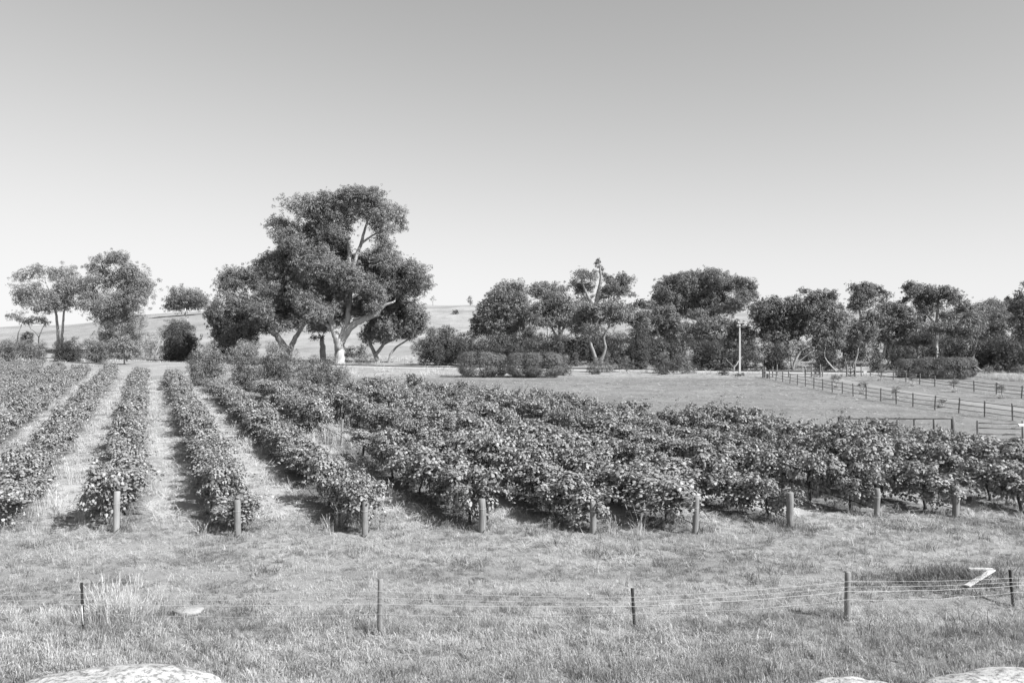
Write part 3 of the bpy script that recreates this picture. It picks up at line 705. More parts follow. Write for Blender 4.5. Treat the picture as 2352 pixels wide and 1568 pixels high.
tree("gum_tree", "gum with a dead spike and tufts rising highest in the middle distance", "tree", 172, 1368,
 "1333,637,24,16 1356,637,19,12 1328,654,20,11 1346,665,20,10 1374,598,5,4 1377,612,8,5 1368,606,4,3 1385,618,6,3 1366,624,6,4 1388,632,7,4 1427,634,13,8 1442,646,17,10 1430,657,18,10 1403,641,13,8 1400,657,18,10 1454,677,13,5 1420,675,22,9 1392,683,26,11 1346,688,18,9",
 'gum_leaf_dark', 'gum_grey', .4, lsz=.28, tone=.6, fill=.25,
 trunks=[[(1366, 770, .6), (1367, 715, .5), (1373, 675, .4), (1380, 645, .28), (1378, 615, .17), (1373, 592, .05)],
         [(1367, 715, .4), (1350, 680, .3), (1336, 650, .15)], [(1420, 720, .34), (1418, 690, .28), (1426, 660, .18), (1434, 640, .08)]])
tree("gum_tree", "umbrella-crowned tree with sinuous bare stems beneath the spiked gum", "tree", 118, 1370,
 "1361,706,28,9 1400,703,24,9 1428,709,18,8 1341,708,18,8 1351,733,32,12 1325,756,22,14 1362,756,26,11 1408,737,24,11 1440,728,20,11",
 'gum_leaf', 'gum_grey', .24, lsz=.24, fill=.9, trunks=[[(1372, 840, .34), (1362, 805, .26), (1352, 780, .2), (1362, 755, .16), (1356, 730, .1)], [(1376, 840, .28), (1392, 800, .22), (1386, 775, .17), (1400, 750, .13), (1405, 715, .07)]])
tree("gum_tree", "slim upright gum with pale forked stems left of the hill-crest gum", "tree", 121, 1525,
 "1524,712,22,12 1506,724,18,12 1540,724,20,13 1552,743,12,8 1524,741,24,14 1486,721,16,10 1477,746,18,14 1482,771,20,13 1520,765,16,10 1556,772,20,10",
 'gum_leaf', 'gum_white', .2, lsz=.25, fill=.8, trunks=[[(1525, 835, .28), (1524, 800, .24), (1512, 770, .17), (1502, 735, .08)], [(1524, 800, .2), (1530, 770, .16), (1528, 735, .08)], [(1524, 800, .16), (1542, 775, .11), (1552, 750, .05)]])
tree("gum_tree", "huge broad gum on the hill crest right of the spiked gum", "tree", 178, 1610,
 "1633,627,23,11 1590,633,26,11 1554,641,22,11 1531,652,17,11 1513,665,15,10 1645,643,30,15 1610,649,32,17 1572,654,32,17 1685,642,14,9 1716,649,17,9 1706,662,20,11 1728,680,11,7 1667,664,32,17 1621,676,36,18 1578,674,34,18 1543,683,24,15 1513,690,16,10 1700,687,24,12 1662,689,30,15 1554,703,28,13 1599,705,28,13 1636,707,30,13 1668,707,26,12 1565,722,22,11 1600,724,24,11 1640,724,24,11 1690,706,20,10 1530,712,16,10",
 'gum_leaf_dark', 'gum_grey', .55, lsz=.28, tone=.65, bases=[-36, -28, 22], fork=.3, fill=.7)
tree("gum_tree", "bushy gum close behind the concrete power pole", "tree", 114, 1655,
 "1648,737,32,10 1620,745,24,11 1608,762,26,12 1590,778,24,13 1680,748,24,12 1636,770,30,15 1668,775,28,15 1716,762,20,11 1710,783,24,14", 'gum_leaf', 'gum_grey', .26, lsz=.24, tone=.4)
tree("dark_tree", "massive dark-crowned tree right of the concrete power pole", "tree", 112, 1785,
 "1779,695,30,11 1813,693,26,11 1746,706,24,11 1730,721,18,12 1768,721,32,17 1813,721,34,18 1844,712,20,12 1757,750,28,15 1792,748,34,18 1834,748,30,18 1752,774,26,15 1790,775,32,16 1836,767,28,13",
 'gum_leaf_dark', 'dark_bark', .36, lsz=.24, tone=.45)
tree("gum_tree", "thin leaning gum with wispy pale branches under the massive dark crown", "tree", 108, 1822,
 "1844,793,26,12 1825,803,18,10 1862,806,16,10", 'gum_leaf', 'gum_grey', .14, lsz=.24, tone=.8, dens=.5,
 trunks=[[(1820, 850, .2), (1828, 825, .16), (1842, 805, .11), (1860, 795, .05)], [(1822, 845, .12), (1840, 825, .09), (1862, 808, .04)], [(1820, 850, .12), (1816, 820, .09), (1826, 800, .05)]])
# --- right group
tree("gum_tree", "gum with three small tufts on its skyline, above the wagon-wheel gateway", "tree", 111, 1913,
 "1850,667,10,6 1878,673,9,6 1911,673,9,7 1888,688,24,11 1918,691,13,10 1860,687,20,11 1853,713,28,15 1900,711,30,16 1883,733,32,16 1926,727,15,12 1913,754,32,15 1876,760,30,15 1854,752,24,15 1895,783,28,14 1924,788,18,13 1866,792,22,12",
 'gum_leaf', 'gum_grey', .26, lsz=.24, tone=.4)
tree("gum_tree", "tall open gum with clumped crown standing clear on the skyline", "tree", 150, 1985,
 "1979,655,8,6 1996,657,10,6 1956,660,15,9 2011,664,12,8 1979,673,24,10 2004,678,22,11 2034,678,11,8 1958,691,14,10 1989,696,26,11 2024,694,16,10 1968,710,16,8 2022,664,8,6",
 'gum_leaf_dark', 'gum_grey', .4, lsz=.26, tone=.6, fill=.35)
tree("gum_tree", "leafy gum with thin straight stems below the tall open skyline gum", "tree", 113, 1960,
 "1979,743,26,11 1963,760,28,14 1990,763,26,14 1994,779,22,12 1958,783,18,12 2014,728,18,12 2000,718,20,11", 'gum_leaf', 'gum_grey', .18, lsz=.24, tone=.4)
tree("gum_tree", "full-crowned gum on several pale stems behind the far rail fence", "tree", 117, 2030,
 "2059,703,22,8 2034,708,20,11 2079,709,16,8 2054,726,28,13 2029,743,28,14 2084,731,22,13 2077,753,34,14 2039,768,32,14 2089,768,32,14 2127,768,17,12 2059,783,32,13",
 'gum_leaf', 'gum_white', .22, lsz=.24, tone=.4, bases=[-16, 4, 20])
tree("gum_tree", "big gum with a gleaming white trunk above the right clipped hedge", "tree", 119, 2150,
 "2096,659,12,7 2079,676,12,8 2094,670,12,8 2135,662,15,7 2115,666,14,8 2162,671,20,9 2140,679,26,14 2178,682,18,11 2203,684,12,9 2122,694,18,14 2153,700,30,16 2190,697,22,13 2122,720,18,15 2220,706,15,10 2077,696,11,6 2190,727,28,14 2168,733,20,13 2215,722,20,11",
 'gum_leaf_dark', 'gum_white', .3, lsz=.24, tone=.6, trunks=[[(2148, 840, .4), (2149, 790, .34), (2151, 750, .28), (2153, 710, .2), (2155, 685, .12)], [(2149, 790, .22), (2160, 770, .16), (2172, 745, .1)], [(2151, 750, .18), (2130, 720, .12), (2110, 690, .07), (2096, 668, .04)]])
tree("gum_tree", "softer-leaved gum joined to the white-trunked gum on the shaded slope", "tree", 113, 2210,
 "2178,755,32,14 2215,748,26,14 2236,733,22,14 2241,758,22,13 2210,768,28,12 2148,758,20,13", 'gum_leaf', 'gum_grey', .2, lsz=.24, tone=.42)
tree("gum_tree", "row of slim pale stems under one thin crown near the right edge", "tree", 160, 2281,
 "2260,716,14,9 2281,714,16,9 2303,717,16,10 2268,736,14,9 2292,740,16,9", 'gum_leaf', 'gum_white', .16, lsz=.28, tone=.5, bases=[-24, -6, 18], fork=.75)
tree("dark_tree", "dark tree cut off by the right edge of the view", "tree", 106, 2362,
 "2344,653,10,7 2316,686,8,5 2331,697,14,9 2352,688,15,12 2338,721,18,14 2370,720,26,20 2336,747,20,15 2372,755,28,20 2348,772,22,13 2385,690,26,18", 'gum_leaf_dark', 'gum_grey', .3, lsz=.24, tone=.35)
# understory
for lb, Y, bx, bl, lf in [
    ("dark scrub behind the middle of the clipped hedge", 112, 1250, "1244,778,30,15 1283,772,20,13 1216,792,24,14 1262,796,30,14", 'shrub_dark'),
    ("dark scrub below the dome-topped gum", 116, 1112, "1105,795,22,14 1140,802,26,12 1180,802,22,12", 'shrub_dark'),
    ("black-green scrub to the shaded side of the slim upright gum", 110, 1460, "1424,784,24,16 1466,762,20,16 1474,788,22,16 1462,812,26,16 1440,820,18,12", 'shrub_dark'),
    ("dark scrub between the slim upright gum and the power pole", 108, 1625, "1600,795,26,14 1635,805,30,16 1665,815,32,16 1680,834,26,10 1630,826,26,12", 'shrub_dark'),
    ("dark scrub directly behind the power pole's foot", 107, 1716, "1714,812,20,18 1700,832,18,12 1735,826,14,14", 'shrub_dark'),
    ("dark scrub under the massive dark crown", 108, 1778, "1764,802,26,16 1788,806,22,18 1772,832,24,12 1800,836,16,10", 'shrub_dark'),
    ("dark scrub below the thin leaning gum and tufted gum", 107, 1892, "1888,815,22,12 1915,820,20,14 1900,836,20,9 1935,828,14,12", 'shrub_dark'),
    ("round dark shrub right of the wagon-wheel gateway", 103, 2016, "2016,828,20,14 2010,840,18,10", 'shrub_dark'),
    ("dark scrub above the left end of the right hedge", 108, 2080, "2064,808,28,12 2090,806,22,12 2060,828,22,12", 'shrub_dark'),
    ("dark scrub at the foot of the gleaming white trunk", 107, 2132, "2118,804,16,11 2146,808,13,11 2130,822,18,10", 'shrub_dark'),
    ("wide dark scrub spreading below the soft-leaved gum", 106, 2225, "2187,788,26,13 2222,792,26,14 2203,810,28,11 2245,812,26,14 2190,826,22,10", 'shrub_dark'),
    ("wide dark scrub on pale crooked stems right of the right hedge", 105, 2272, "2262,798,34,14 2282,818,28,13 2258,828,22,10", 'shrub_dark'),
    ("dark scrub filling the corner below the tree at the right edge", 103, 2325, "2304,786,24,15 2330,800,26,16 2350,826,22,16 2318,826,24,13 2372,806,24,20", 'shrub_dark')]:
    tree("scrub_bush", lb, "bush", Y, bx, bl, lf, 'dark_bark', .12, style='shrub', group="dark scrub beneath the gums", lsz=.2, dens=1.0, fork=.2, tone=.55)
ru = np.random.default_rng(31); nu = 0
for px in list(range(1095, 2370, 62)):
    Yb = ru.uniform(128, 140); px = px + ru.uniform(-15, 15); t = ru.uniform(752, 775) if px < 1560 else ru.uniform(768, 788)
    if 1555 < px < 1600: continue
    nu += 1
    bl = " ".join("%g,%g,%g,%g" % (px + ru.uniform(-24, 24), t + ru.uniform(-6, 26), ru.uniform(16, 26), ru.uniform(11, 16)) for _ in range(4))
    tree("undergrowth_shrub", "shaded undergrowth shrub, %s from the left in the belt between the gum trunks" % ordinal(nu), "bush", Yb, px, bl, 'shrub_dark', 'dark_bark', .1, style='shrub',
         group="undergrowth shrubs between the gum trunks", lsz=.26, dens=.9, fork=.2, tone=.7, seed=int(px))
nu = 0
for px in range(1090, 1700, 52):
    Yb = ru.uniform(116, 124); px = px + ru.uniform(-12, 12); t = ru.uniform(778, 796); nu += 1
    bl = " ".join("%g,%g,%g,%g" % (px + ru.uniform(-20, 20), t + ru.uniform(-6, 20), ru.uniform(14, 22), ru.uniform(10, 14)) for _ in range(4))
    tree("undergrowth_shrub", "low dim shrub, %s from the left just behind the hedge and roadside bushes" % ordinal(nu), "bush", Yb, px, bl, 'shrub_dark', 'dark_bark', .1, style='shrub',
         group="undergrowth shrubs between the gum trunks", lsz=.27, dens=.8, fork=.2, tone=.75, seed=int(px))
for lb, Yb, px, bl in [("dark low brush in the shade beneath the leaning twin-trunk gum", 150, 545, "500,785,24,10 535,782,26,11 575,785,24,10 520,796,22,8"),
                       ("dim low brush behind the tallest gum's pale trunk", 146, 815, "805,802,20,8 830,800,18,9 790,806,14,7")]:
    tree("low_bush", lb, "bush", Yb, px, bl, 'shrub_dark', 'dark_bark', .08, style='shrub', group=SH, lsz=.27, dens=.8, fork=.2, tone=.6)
for lb, bx, bl in [("broad roadside gum filling the gap left of the power pole", 1600, "1575,752,22,12 1602,758,24,13 1590,775,24,12 1622,780,22,12 1560,778,20,12"),
                   ("dense gum between the tufted gum and the leafy straight-stemmed gum", 1938, "1940,735,20,13 1932,758,20,13 1945,778,20,13 1930,795,18,11 1950,805,18,10"),
                   ("dense dim gum behind the full-crowned gum on pale stems", 2105, "2108,735,20,13 2118,752,22,14 2100,780,24,14 2140,785,20,13 2070,790,20,12"),
                   ("dim gum closing the gap beside the thin-crowned pale stems", 2255, "2250,742,20,13 2268,760,22,13 2285,765,20,12 2310,750,20,14 2240,775,20,12"),
                   ("leafy gum closing the gap between the spiked gum and slim upright gum", 1462, "1455,712,18,10 1470,728,18,12 1450,735,18,12 1490,740,16,12 1475,752,18,12")]:
    tree("gum_tree", lb, "tree", 122, bx, bl, 'gum_leaf_dark', 'gum_grey', .2, lsz=.25, tone=.5)
# --- clipped-looking hedges
HG = "dense hedge bushes beside the paddock"
tree("hedge_bush", "dense rounded hedge bush left of the two thin white stakes", "hedge", 94, 1105, "1098,835,50,30 1140,838,26,27", 'shrub_leaf', 'dark_bark', .1, style='hedge', lsz=.17, dens=3.2, fork=.1, tone=.2, group=HG)
tree("hedge_bush", "dense rounded hedge bush right of the two thin white stakes", "hedge", 93, 1222, "1204,837,44,29 1246,837,50,29", 'shrub_leaf', 'dark_bark', .1, style='hedge', lsz=.17, dens=3.2, fork=.1, tone=.2, group=HG)
tree("pale_bush", "wispy upright bush joined to the hedge's right end", "bush", 97, 1294, "1292,828,20,14 1300,840,20,13", 'shrub_leaf', 'dark_bark', .06, style='wisp', lsz=.16, dens=.8, fork=.1, tone=.6, group=SH)
for lb, bl, Y, bx in [("clipped hedge bush at the near left of the right-hand hedge", "2086,845,30,23", 93.5, 2084),
                  ("clipped hedge bush in the middle of the right-hand hedge", "2134,844,34,25", 92, 2130),
                  ("clipped hedge bush at the sunny end of the right-hand hedge", "2182,845,36,27 2220,843,24,24", 90.5, 2196)]:
    tree("hedge_bush", lb, "hedge", Y, bx, bl, 'shrub_leaf', 'dark_bark', .1, style='hedge', lsz=.17, dens=3.0, fork=.1, tone=.25, group=HG)
for nm, lb, Y, bx, bl, lf, de in [
    ("pale_bush", "grey feathery shrub right of the long hedge under the sinuous stems", 103, 1382, "1382,826,26,14 1366,838,16,10 1400,838,16,10", 'shrub_pale', .6),
    ("low_bush", "small dark low bush beside the grey feathery shrub", 99, 1360, "1360,848,14,7 1374,852,10,5", 'shrub_dark', .9),
    ("pale_bush", "thin grey shrub with dead twigs beside the black-green scrub", 104, 1436, "1434,826,18,12 1448,836,14,9", 'shrub_pale', .5),
    ("pale_bush", "feathery shrub at the foot of the slim upright gum", 101, 1524, "1524,820,22,14 1512,836,18,10 1538,836,16,10", 'shrub_leaf', .8),
    ("pale_bush", "feathery shrub in front of the dark scrub left of the power pole", 100, 1568, "1566,824,24,15 1550,840,18,10 1585,842,18,9", 'shrub_leaf', .8),
    ("low_bush", "dark low bush below the feathery shrubs", 98, 1520, "1518,848,15,7 1530,852,10,5", 'shrub_dark', .9),
    ("low_bush", "small dark bush a few metres left of the power pole", 97, 1666, "1665,854,12,6 1655,857,8,4", 'shrub_dark', .9),
    ("low_bush", "small spreading bush at the power pole's very foot", 94, 1694, "1690,861,11,4 1703,861,8,4", 'shrub_dark', .9),
    ("pale_bush", "grey rounded shrub beyond the right hedge", 97, 2272, "2270,850,19,9 2256,856,12,6", 'shrub_leaf', .8),
    ("pale_bush", "grey brush at the right edge below the dark scrub", 96, 2340, "2340,848,16,10 2356,852,16,10", 'shrub_leaf', .8)]:
    tree(nm, lb, "bush", Y, bx, bl, lf, 'dark_bark', .06, style='wisp' if 'pale' in nm else 'shrub', lsz=.17, dens=de, fork=.12, group=SH)
# --- lone trees on the hill
tree("hill_tree", "tiny round tree casting a shadow on the bare hillside", "tree", 225, 1047, "1047,717,7,6 1044,722,5,5 1050,722,5,4", 'gum_leaf_dark', 'gum_grey', .12, lsz=.3, group="lone trees on the hill")
tree("hill_tree", "tiny upright tree on the hill skyline beside the dome-topped gum", "tree", 255, 1080, "1080,684,6,5 1079,692,7,6 1082,700,5,5", 'gum_leaf', 'gum_grey', .14, lsz=.34, group="lone trees on the hill", dens=.7)
tree("hill_tree", "tiny nearly bare tree on the skyline right of the tallest gum", "tree", 258, 994, "994,684,7,4 990,688,5,3 999,688,4,3", 'shrub_pale', 'gum_grey', .12, lsz=.25, group="lone trees on the hill", dens=.22, twigs=14)

# far wood on the distant ridge: reads as one mass
def far_wood():
    r = np.random.default_rng(5); B = []
    for _ in range(190):
        Y = r.uniform(700, 900); px = r.uniform(2235, 2480); X = gx(px, Y)
        if px < 2262 and r.uniform() < .6: continue
        s = r.uniform(3.5, 6.5); B.append([X, Y, float(zg(X, Y)) + s * .7, s * 1.3, s, s])
    for _ in range(70):
        Y = r.uniform(300, 420); px = r.uniform(1445, 1500); X = gx(px, Y); s = r.uniform(1.6, 2.8)
        B.append([X, Y, float(zg(X, Y)) + s * .6, s * 1.3, s, s])
    me, _ = crown_mesh("far_wood", np.array(B), M['gum_leaf_dark'], r, 1.5, .6, 'gum', .6)
    tag(link("far_wood", me), "far wood of gum trees along the distant ridge", "forest", kind="stuff")
far_wood()

# ------------------------------------------------------------------ grapevines
def leaf_shape(C, N, D, L, rng):
    """lobed vine leaf folded along the midrib: 6 verts, 2 quads"""
    D = unit(D - N * np.sum(D * N, 1, keepdims=True)); S = np.cross(N, D); L = L[:, None]
    f = L * rng.uniform(.05, .22, (len(C), 1))
    V = np.stack([C, C + S * L * .52 + D * L * .18 - N * f, C + S * L * .34 + D * L * .72 - N * f * .7, C + D * L * 1.02 - N * f * .3,
                  C - S * L * .34 + D * L * .72 - N * f * .7, C - S * L * .52 + D * L * .18 - N * f], 1)
    n = len(C); b = np.arange(n)[:, None] * 6
    q = np.vstack([b + np.array([0, 1, 2, 3]), b + np.array([0, 3, 4, 5])])
    return V.reshape(-1, 3), q

def vine_meshes(seed, size=1.0, leafn=1.0):
    r = np.random.default_rng(seed); C = []; Nn = []; Dd = []; Ls = []; sh = MB()
    arm = .92
    spurs = np.linspace(-.85, .85, 6) + r.normal(0, .1, 6)
    for i in range(int(24 * leafn)):
        y = spurs[i % 6] + r.normal(0, .05); side = r.choice([-1, 1]); out = r.uniform(.0, .85)
        p = np.array([r.normal(0, .06), y, .82 + r.uniform(-.05, .12)]); ln = (r.uniform(.45, 1.12) if r.uniform() > .06 else r.uniform(1.15, 1.5)) * size
        d = unit(np.array([side * out, r.normal(0, .38), r.uniform(.4, 1.3)])); n = 12; pts = [p]
        droop = r.uniform(.05, .2)
        for k in range(n):
            d = unit(d + np.array([side * .03, 0, -droop - .05 * out]) + r.normal(0, .1, 3)); p = p + d * ln / n; p[2] = max(p[2], .12); pts.append(p)
        pts = np.array(pts); sh.tube(pts, np.linspace(.008, .003, len(pts)), 3, False)
        for k in range(1, len(pts)):
            for _ in range(4):
                o = unit(r.normal(size=3)); C.append(pts[k] + o * r.uniform(.02, .10)); Nn.append(unit(o * .45 + np.array([side * .25, 0, .75]) + r.normal(0, .34, 3)))
                Dd.append(o + np.array([0, 0, -.6])); Ls.append(r.uniform(.065, .125) * (1 - .3 * k / n))
    for _ in range(int(17 * leafn)):                      # leafy clumps on the shoots, lit on top and dark beneath
        z = r.uniform(.5, 1.32) * (.75 + .25 * size); c = np.array([r.uniform(-.48, .48) * (1.15 - .4 * abs(z - .9)), r.uniform(-arm, arm), z]); pr = r.uniform(.15, .30)
        for _ in range(int(80 * (pr / .22) ** 2)):
            v = unit(r.normal(size=3)); v[2] = abs(v[2]) if r.uniform() < .45 else v[2]
            C.append(c + v * pr * np.array([1, 1.1, .8]) * r.uniform(.6, 1.05)); Nn.append(unit(v * .9 + np.array([0, 0, .45]) + r.normal(0, .3, 3)))
            Dd.append(v * .5 + np.array([0, 0, -.8]) + r.normal(0, .5, 3)); Ls.append(r.uniform(.062, .112))
    for _ in range(int(110 * leafn)):                     # hanging skirt
        c = np.array([r.normal(0, .2), r.uniform(-arm, arm), r.uniform(.2, .8)])
        C.append(c); Nn.append(unit(np.array([np.sign(c[0]), 0, .3]) + r.normal(0, .45, 3))); Dd.append(np.array([0, 0, -1.]) + r.normal(0, .4, 3)); Ls.append(r.uniform(.07, .12))
    C = np.array(C); V, q = leaf_shape(C, np.array(Nn), np.array(Dd), np.array(Ls), r)
    tone = np.clip(r.normal(.45, .25, len(C)), 0, 1)
    fol = mesh_np("foliage", V, q, M['vine_leaf'], np.repeat(tone, 6))
    tk = MB()
    tk.tube(wob((0, 0, -.12), (.02, .03, .78), r, .05, 7), [.055, .048, .042, .04, .04, .045, .05], 7)
    tk.tube(wob((.02, .03, .76), (.0, .95, .84), r, .03, 6), np.linspace(.035, .018, 6), 6)
    tk.tube(wob((.02, .03, .76), (.0, -.95, .84), r, .03, 6), np.linspace(.035, .018, 6), 6)
    return fol, tk.mesh("trunk", M['vine_wood']), sh.mesh("shoots", M['vine_wood'])
NV = 10
VM = [vine_meshes(100 + i) for i in range(NV)]
VS = [vine_meshes(300 + i, .65, .5) for i in range(2)]
def row_phrase(i):
    if i < 0: return "row %s left of the palest end post" % ("just" if i == -1 else ORD[-i - 1])
    if i > 8: return "%s row beyond the rightmost end post" % ORD[i - 9]
    return "row of the %s end post from left" % ORD[i]
vines = []
rv = np.random.default_rng(77); ang = math.atan2(-SL, 1.0)
for r in rows:
    y = r['ys'] + 1.05; n = 0
    while y < 121:
        x = r['x0'] + SL * (y - 22.9); n += 1
        small = False; skip = rv.uniform() < .025 and n > 2
        if r['i'] == 3 and 33.4 < y < 43.5: small = True; skip = rv.uniform() < .5
        if r['i'] == 4 and 30 < y < 32: skip = False
        if far_limit(x, y) and not skip:
            px = 1176 + F * x / y
            if -90 < px < 2460: vines.append(dict(x=x + rv.normal(0, .12), y=y, n=n, i=r['i'], px=px, small=small))
        y += 1.62 * math.cos(ang) + rv.normal(0, .06)
vines.sort(key=lambda v: v['y'] + (500 if not (-40 < v['px'] < 2400) else 0))
for k, v in enumerate(vines[:300]):
    fol, tk, sh = VS[k % 2] if v['small'] else VM[int(rv.integers(0, NV))]
    o = empty("grapevine", (v['x'], v['y'], float(zg(v['x'], v['y']))), ang + (math.pi if rv.uniform() < .5 else 0) + rv.normal(0, .06))
    s = rv.uniform(.9, 1.12) * (.9 if v['i'] < 3 else 1.04); o.scale = (s * rv.uniform(.75, 1.2) * (1.05 if v['i'] < 3 else 1), s, s * rv.uniform(.8, 1.2) * (.9 if v['i'] > 5 and v['y'] > 31 else 1))
    tag(o, "%sgrapevine, %s vine along the %s" % ("small straggling " if v['small'] else "leafy ", ordinal(v['n']), row_phrase(v['i'])), "grapevine", "grapevines in trellised rows")
    link("trunk", tk, o); link("foliage", fol, o); link("shoots", sh, o)
# the rest, further back, as one mass
def rest_vines():
    R_ = vines[300:]
    if not R_: return
    both = []
    for fol, tk, sh in VM[:6]:
        nv = len(fol.vertices); co = np.zeros(nv * 3, np.float32); fol.vertices.foreach_get("co", co)
        tn = np.zeros(nv, np.float32); fol.attributes["tone"].data.foreach_get("value", tn)
        li = np.zeros(len(fol.loops), np.int32); fol.loops.foreach_get("vertex_index", li)
        both.append(mesh_np("far_vine", co.reshape(-1, 3), li.reshape(-1, 4), M['vine_leaf'], tn))
    c = proto_coll("far_vine", both); n = len(R_)
    P = np.array([[v['x'], v['y'], float(zg(v['x'], v['y']))] for v in R_])
    rot = np.stack([np.zeros(n), np.zeros(n), ang + rv.normal(0, .06, n) + np.pi * rv.integers(0, 2, n)], 1)
    s = rv.uniform(.9, 1.12, n) * np.array([.9 if v['i'] < 3 else 1.04 for v in R_]); scl = np.stack([s * rv.uniform(.8, 1.3, n), s, s * rv.uniform(.8, 1.22, n)], 1)
    scatter("far_vines", P, rot, scl, rv.integers(0, 6, n), c, "mass of leafy grapevines at the far ends of the rows", "grapevines")
rest_vines()

# ------------------------------------------------------------------ trellis: end posts, line posts, drip lines, wires
def post_mesh(name, h, r, mat, seed, k=14, band=True):
    rr = np.random.default_rng(seed); b = MB()
    zs = [-.25, .05, h * .25, h * .5, h * .75, h - .02, h]; rad = [r * 1.02] * 5 + [r, r * .86]
    P = np.array([[rr.normal(0, r * .05), rr.normal(0, r * .05), z] for z in zs]); P[-1, :2] = P[-2, :2]
    b.tube(P, rad, k)
    return b.mesh(name, mat)
pm_main = [post_mesh("end_post", 1.0, .094, M['post_wood'], i) for i in range(4)]
pm_pale = post_mesh("end_post", 1.13, .085, M['post_pale'], 9)
pm_line = post_mesh("line_post", 1.25, .05, M['post_wood'], 5, 8)
heights = [1.13, 1.0, 1.0, .92, .9, 1.03, 1.0, .86, .92]
for i in range(9):
    x, y = POST[i]; z = float(zg(x, y))
    root = empty("row_trellis", (x, y, z))
    desc = "palest slim square-looking end post of the vine rows, leftmost" if i == 0 else "round timber end post with black drip line, %s from left" % ORD[i]
    tag(root, desc, "trellis", "trellis of the vine rows")
    p = link("end_post", pm_pale if i == 0 else pm_main[i % 4], root); p.scale = (1, 1, 1 if i == 0 else heights[i])
    p.rotation_euler = (rv.normal(0, .03), rv.normal(0, .035), rv.uniform(0, 6)); wq = rv.uniform(.85, 1.08); p.scale[0] = wq; p.scale[1] = wq
    b = MB(); b.tube([(.105 * math.cos(t), .105 * math.sin(t), heights[i] * .72 + .01 * math.sin(t)) for t in np.linspace(0, 6.283, 15)], .004, 4, False); b.obj("wire_tie", M['wire'], root)
    D = np.array([SL, 1.0]); D /= np.linalg.norm(D); ln = 0
    while far_limit(x + D[0] * ln, y + D[1] * ln) and ln < 60: ln += 1.0
    b = MB(); pts = [(.03, -.15, .03), (.1, .05, .12), (.02, .12, .22)]
    for s in np.arange(.9, ln, .9): pts.append((D[0] * s, D[1] * s, min(.42, .24 + .06 * s) + .02 * math.sin(s * 2.1)))
    b.tube(pts, .013, 6); b.obj("drip_line", M['drip'], root)
    for hz in (.72, .86):
        b = MB(); b.tube([(D[0] * s, D[1] * s, min(hz * heights[i], .85)) for s in np.arange(0, ln, 2.0)], .004, 4, False); b.obj("wire", M['wire'], root)
    for s in np.arange(4.0 if i != 3 else 3.9, ln, 7.2):
        q = link("line_post", pm_line, root); q.location = (D[0] * s, D[1] * s, 0); q.rotation_euler = (rv.normal(0, .03), rv.normal(0, .03), rv.uniform(0, 6))

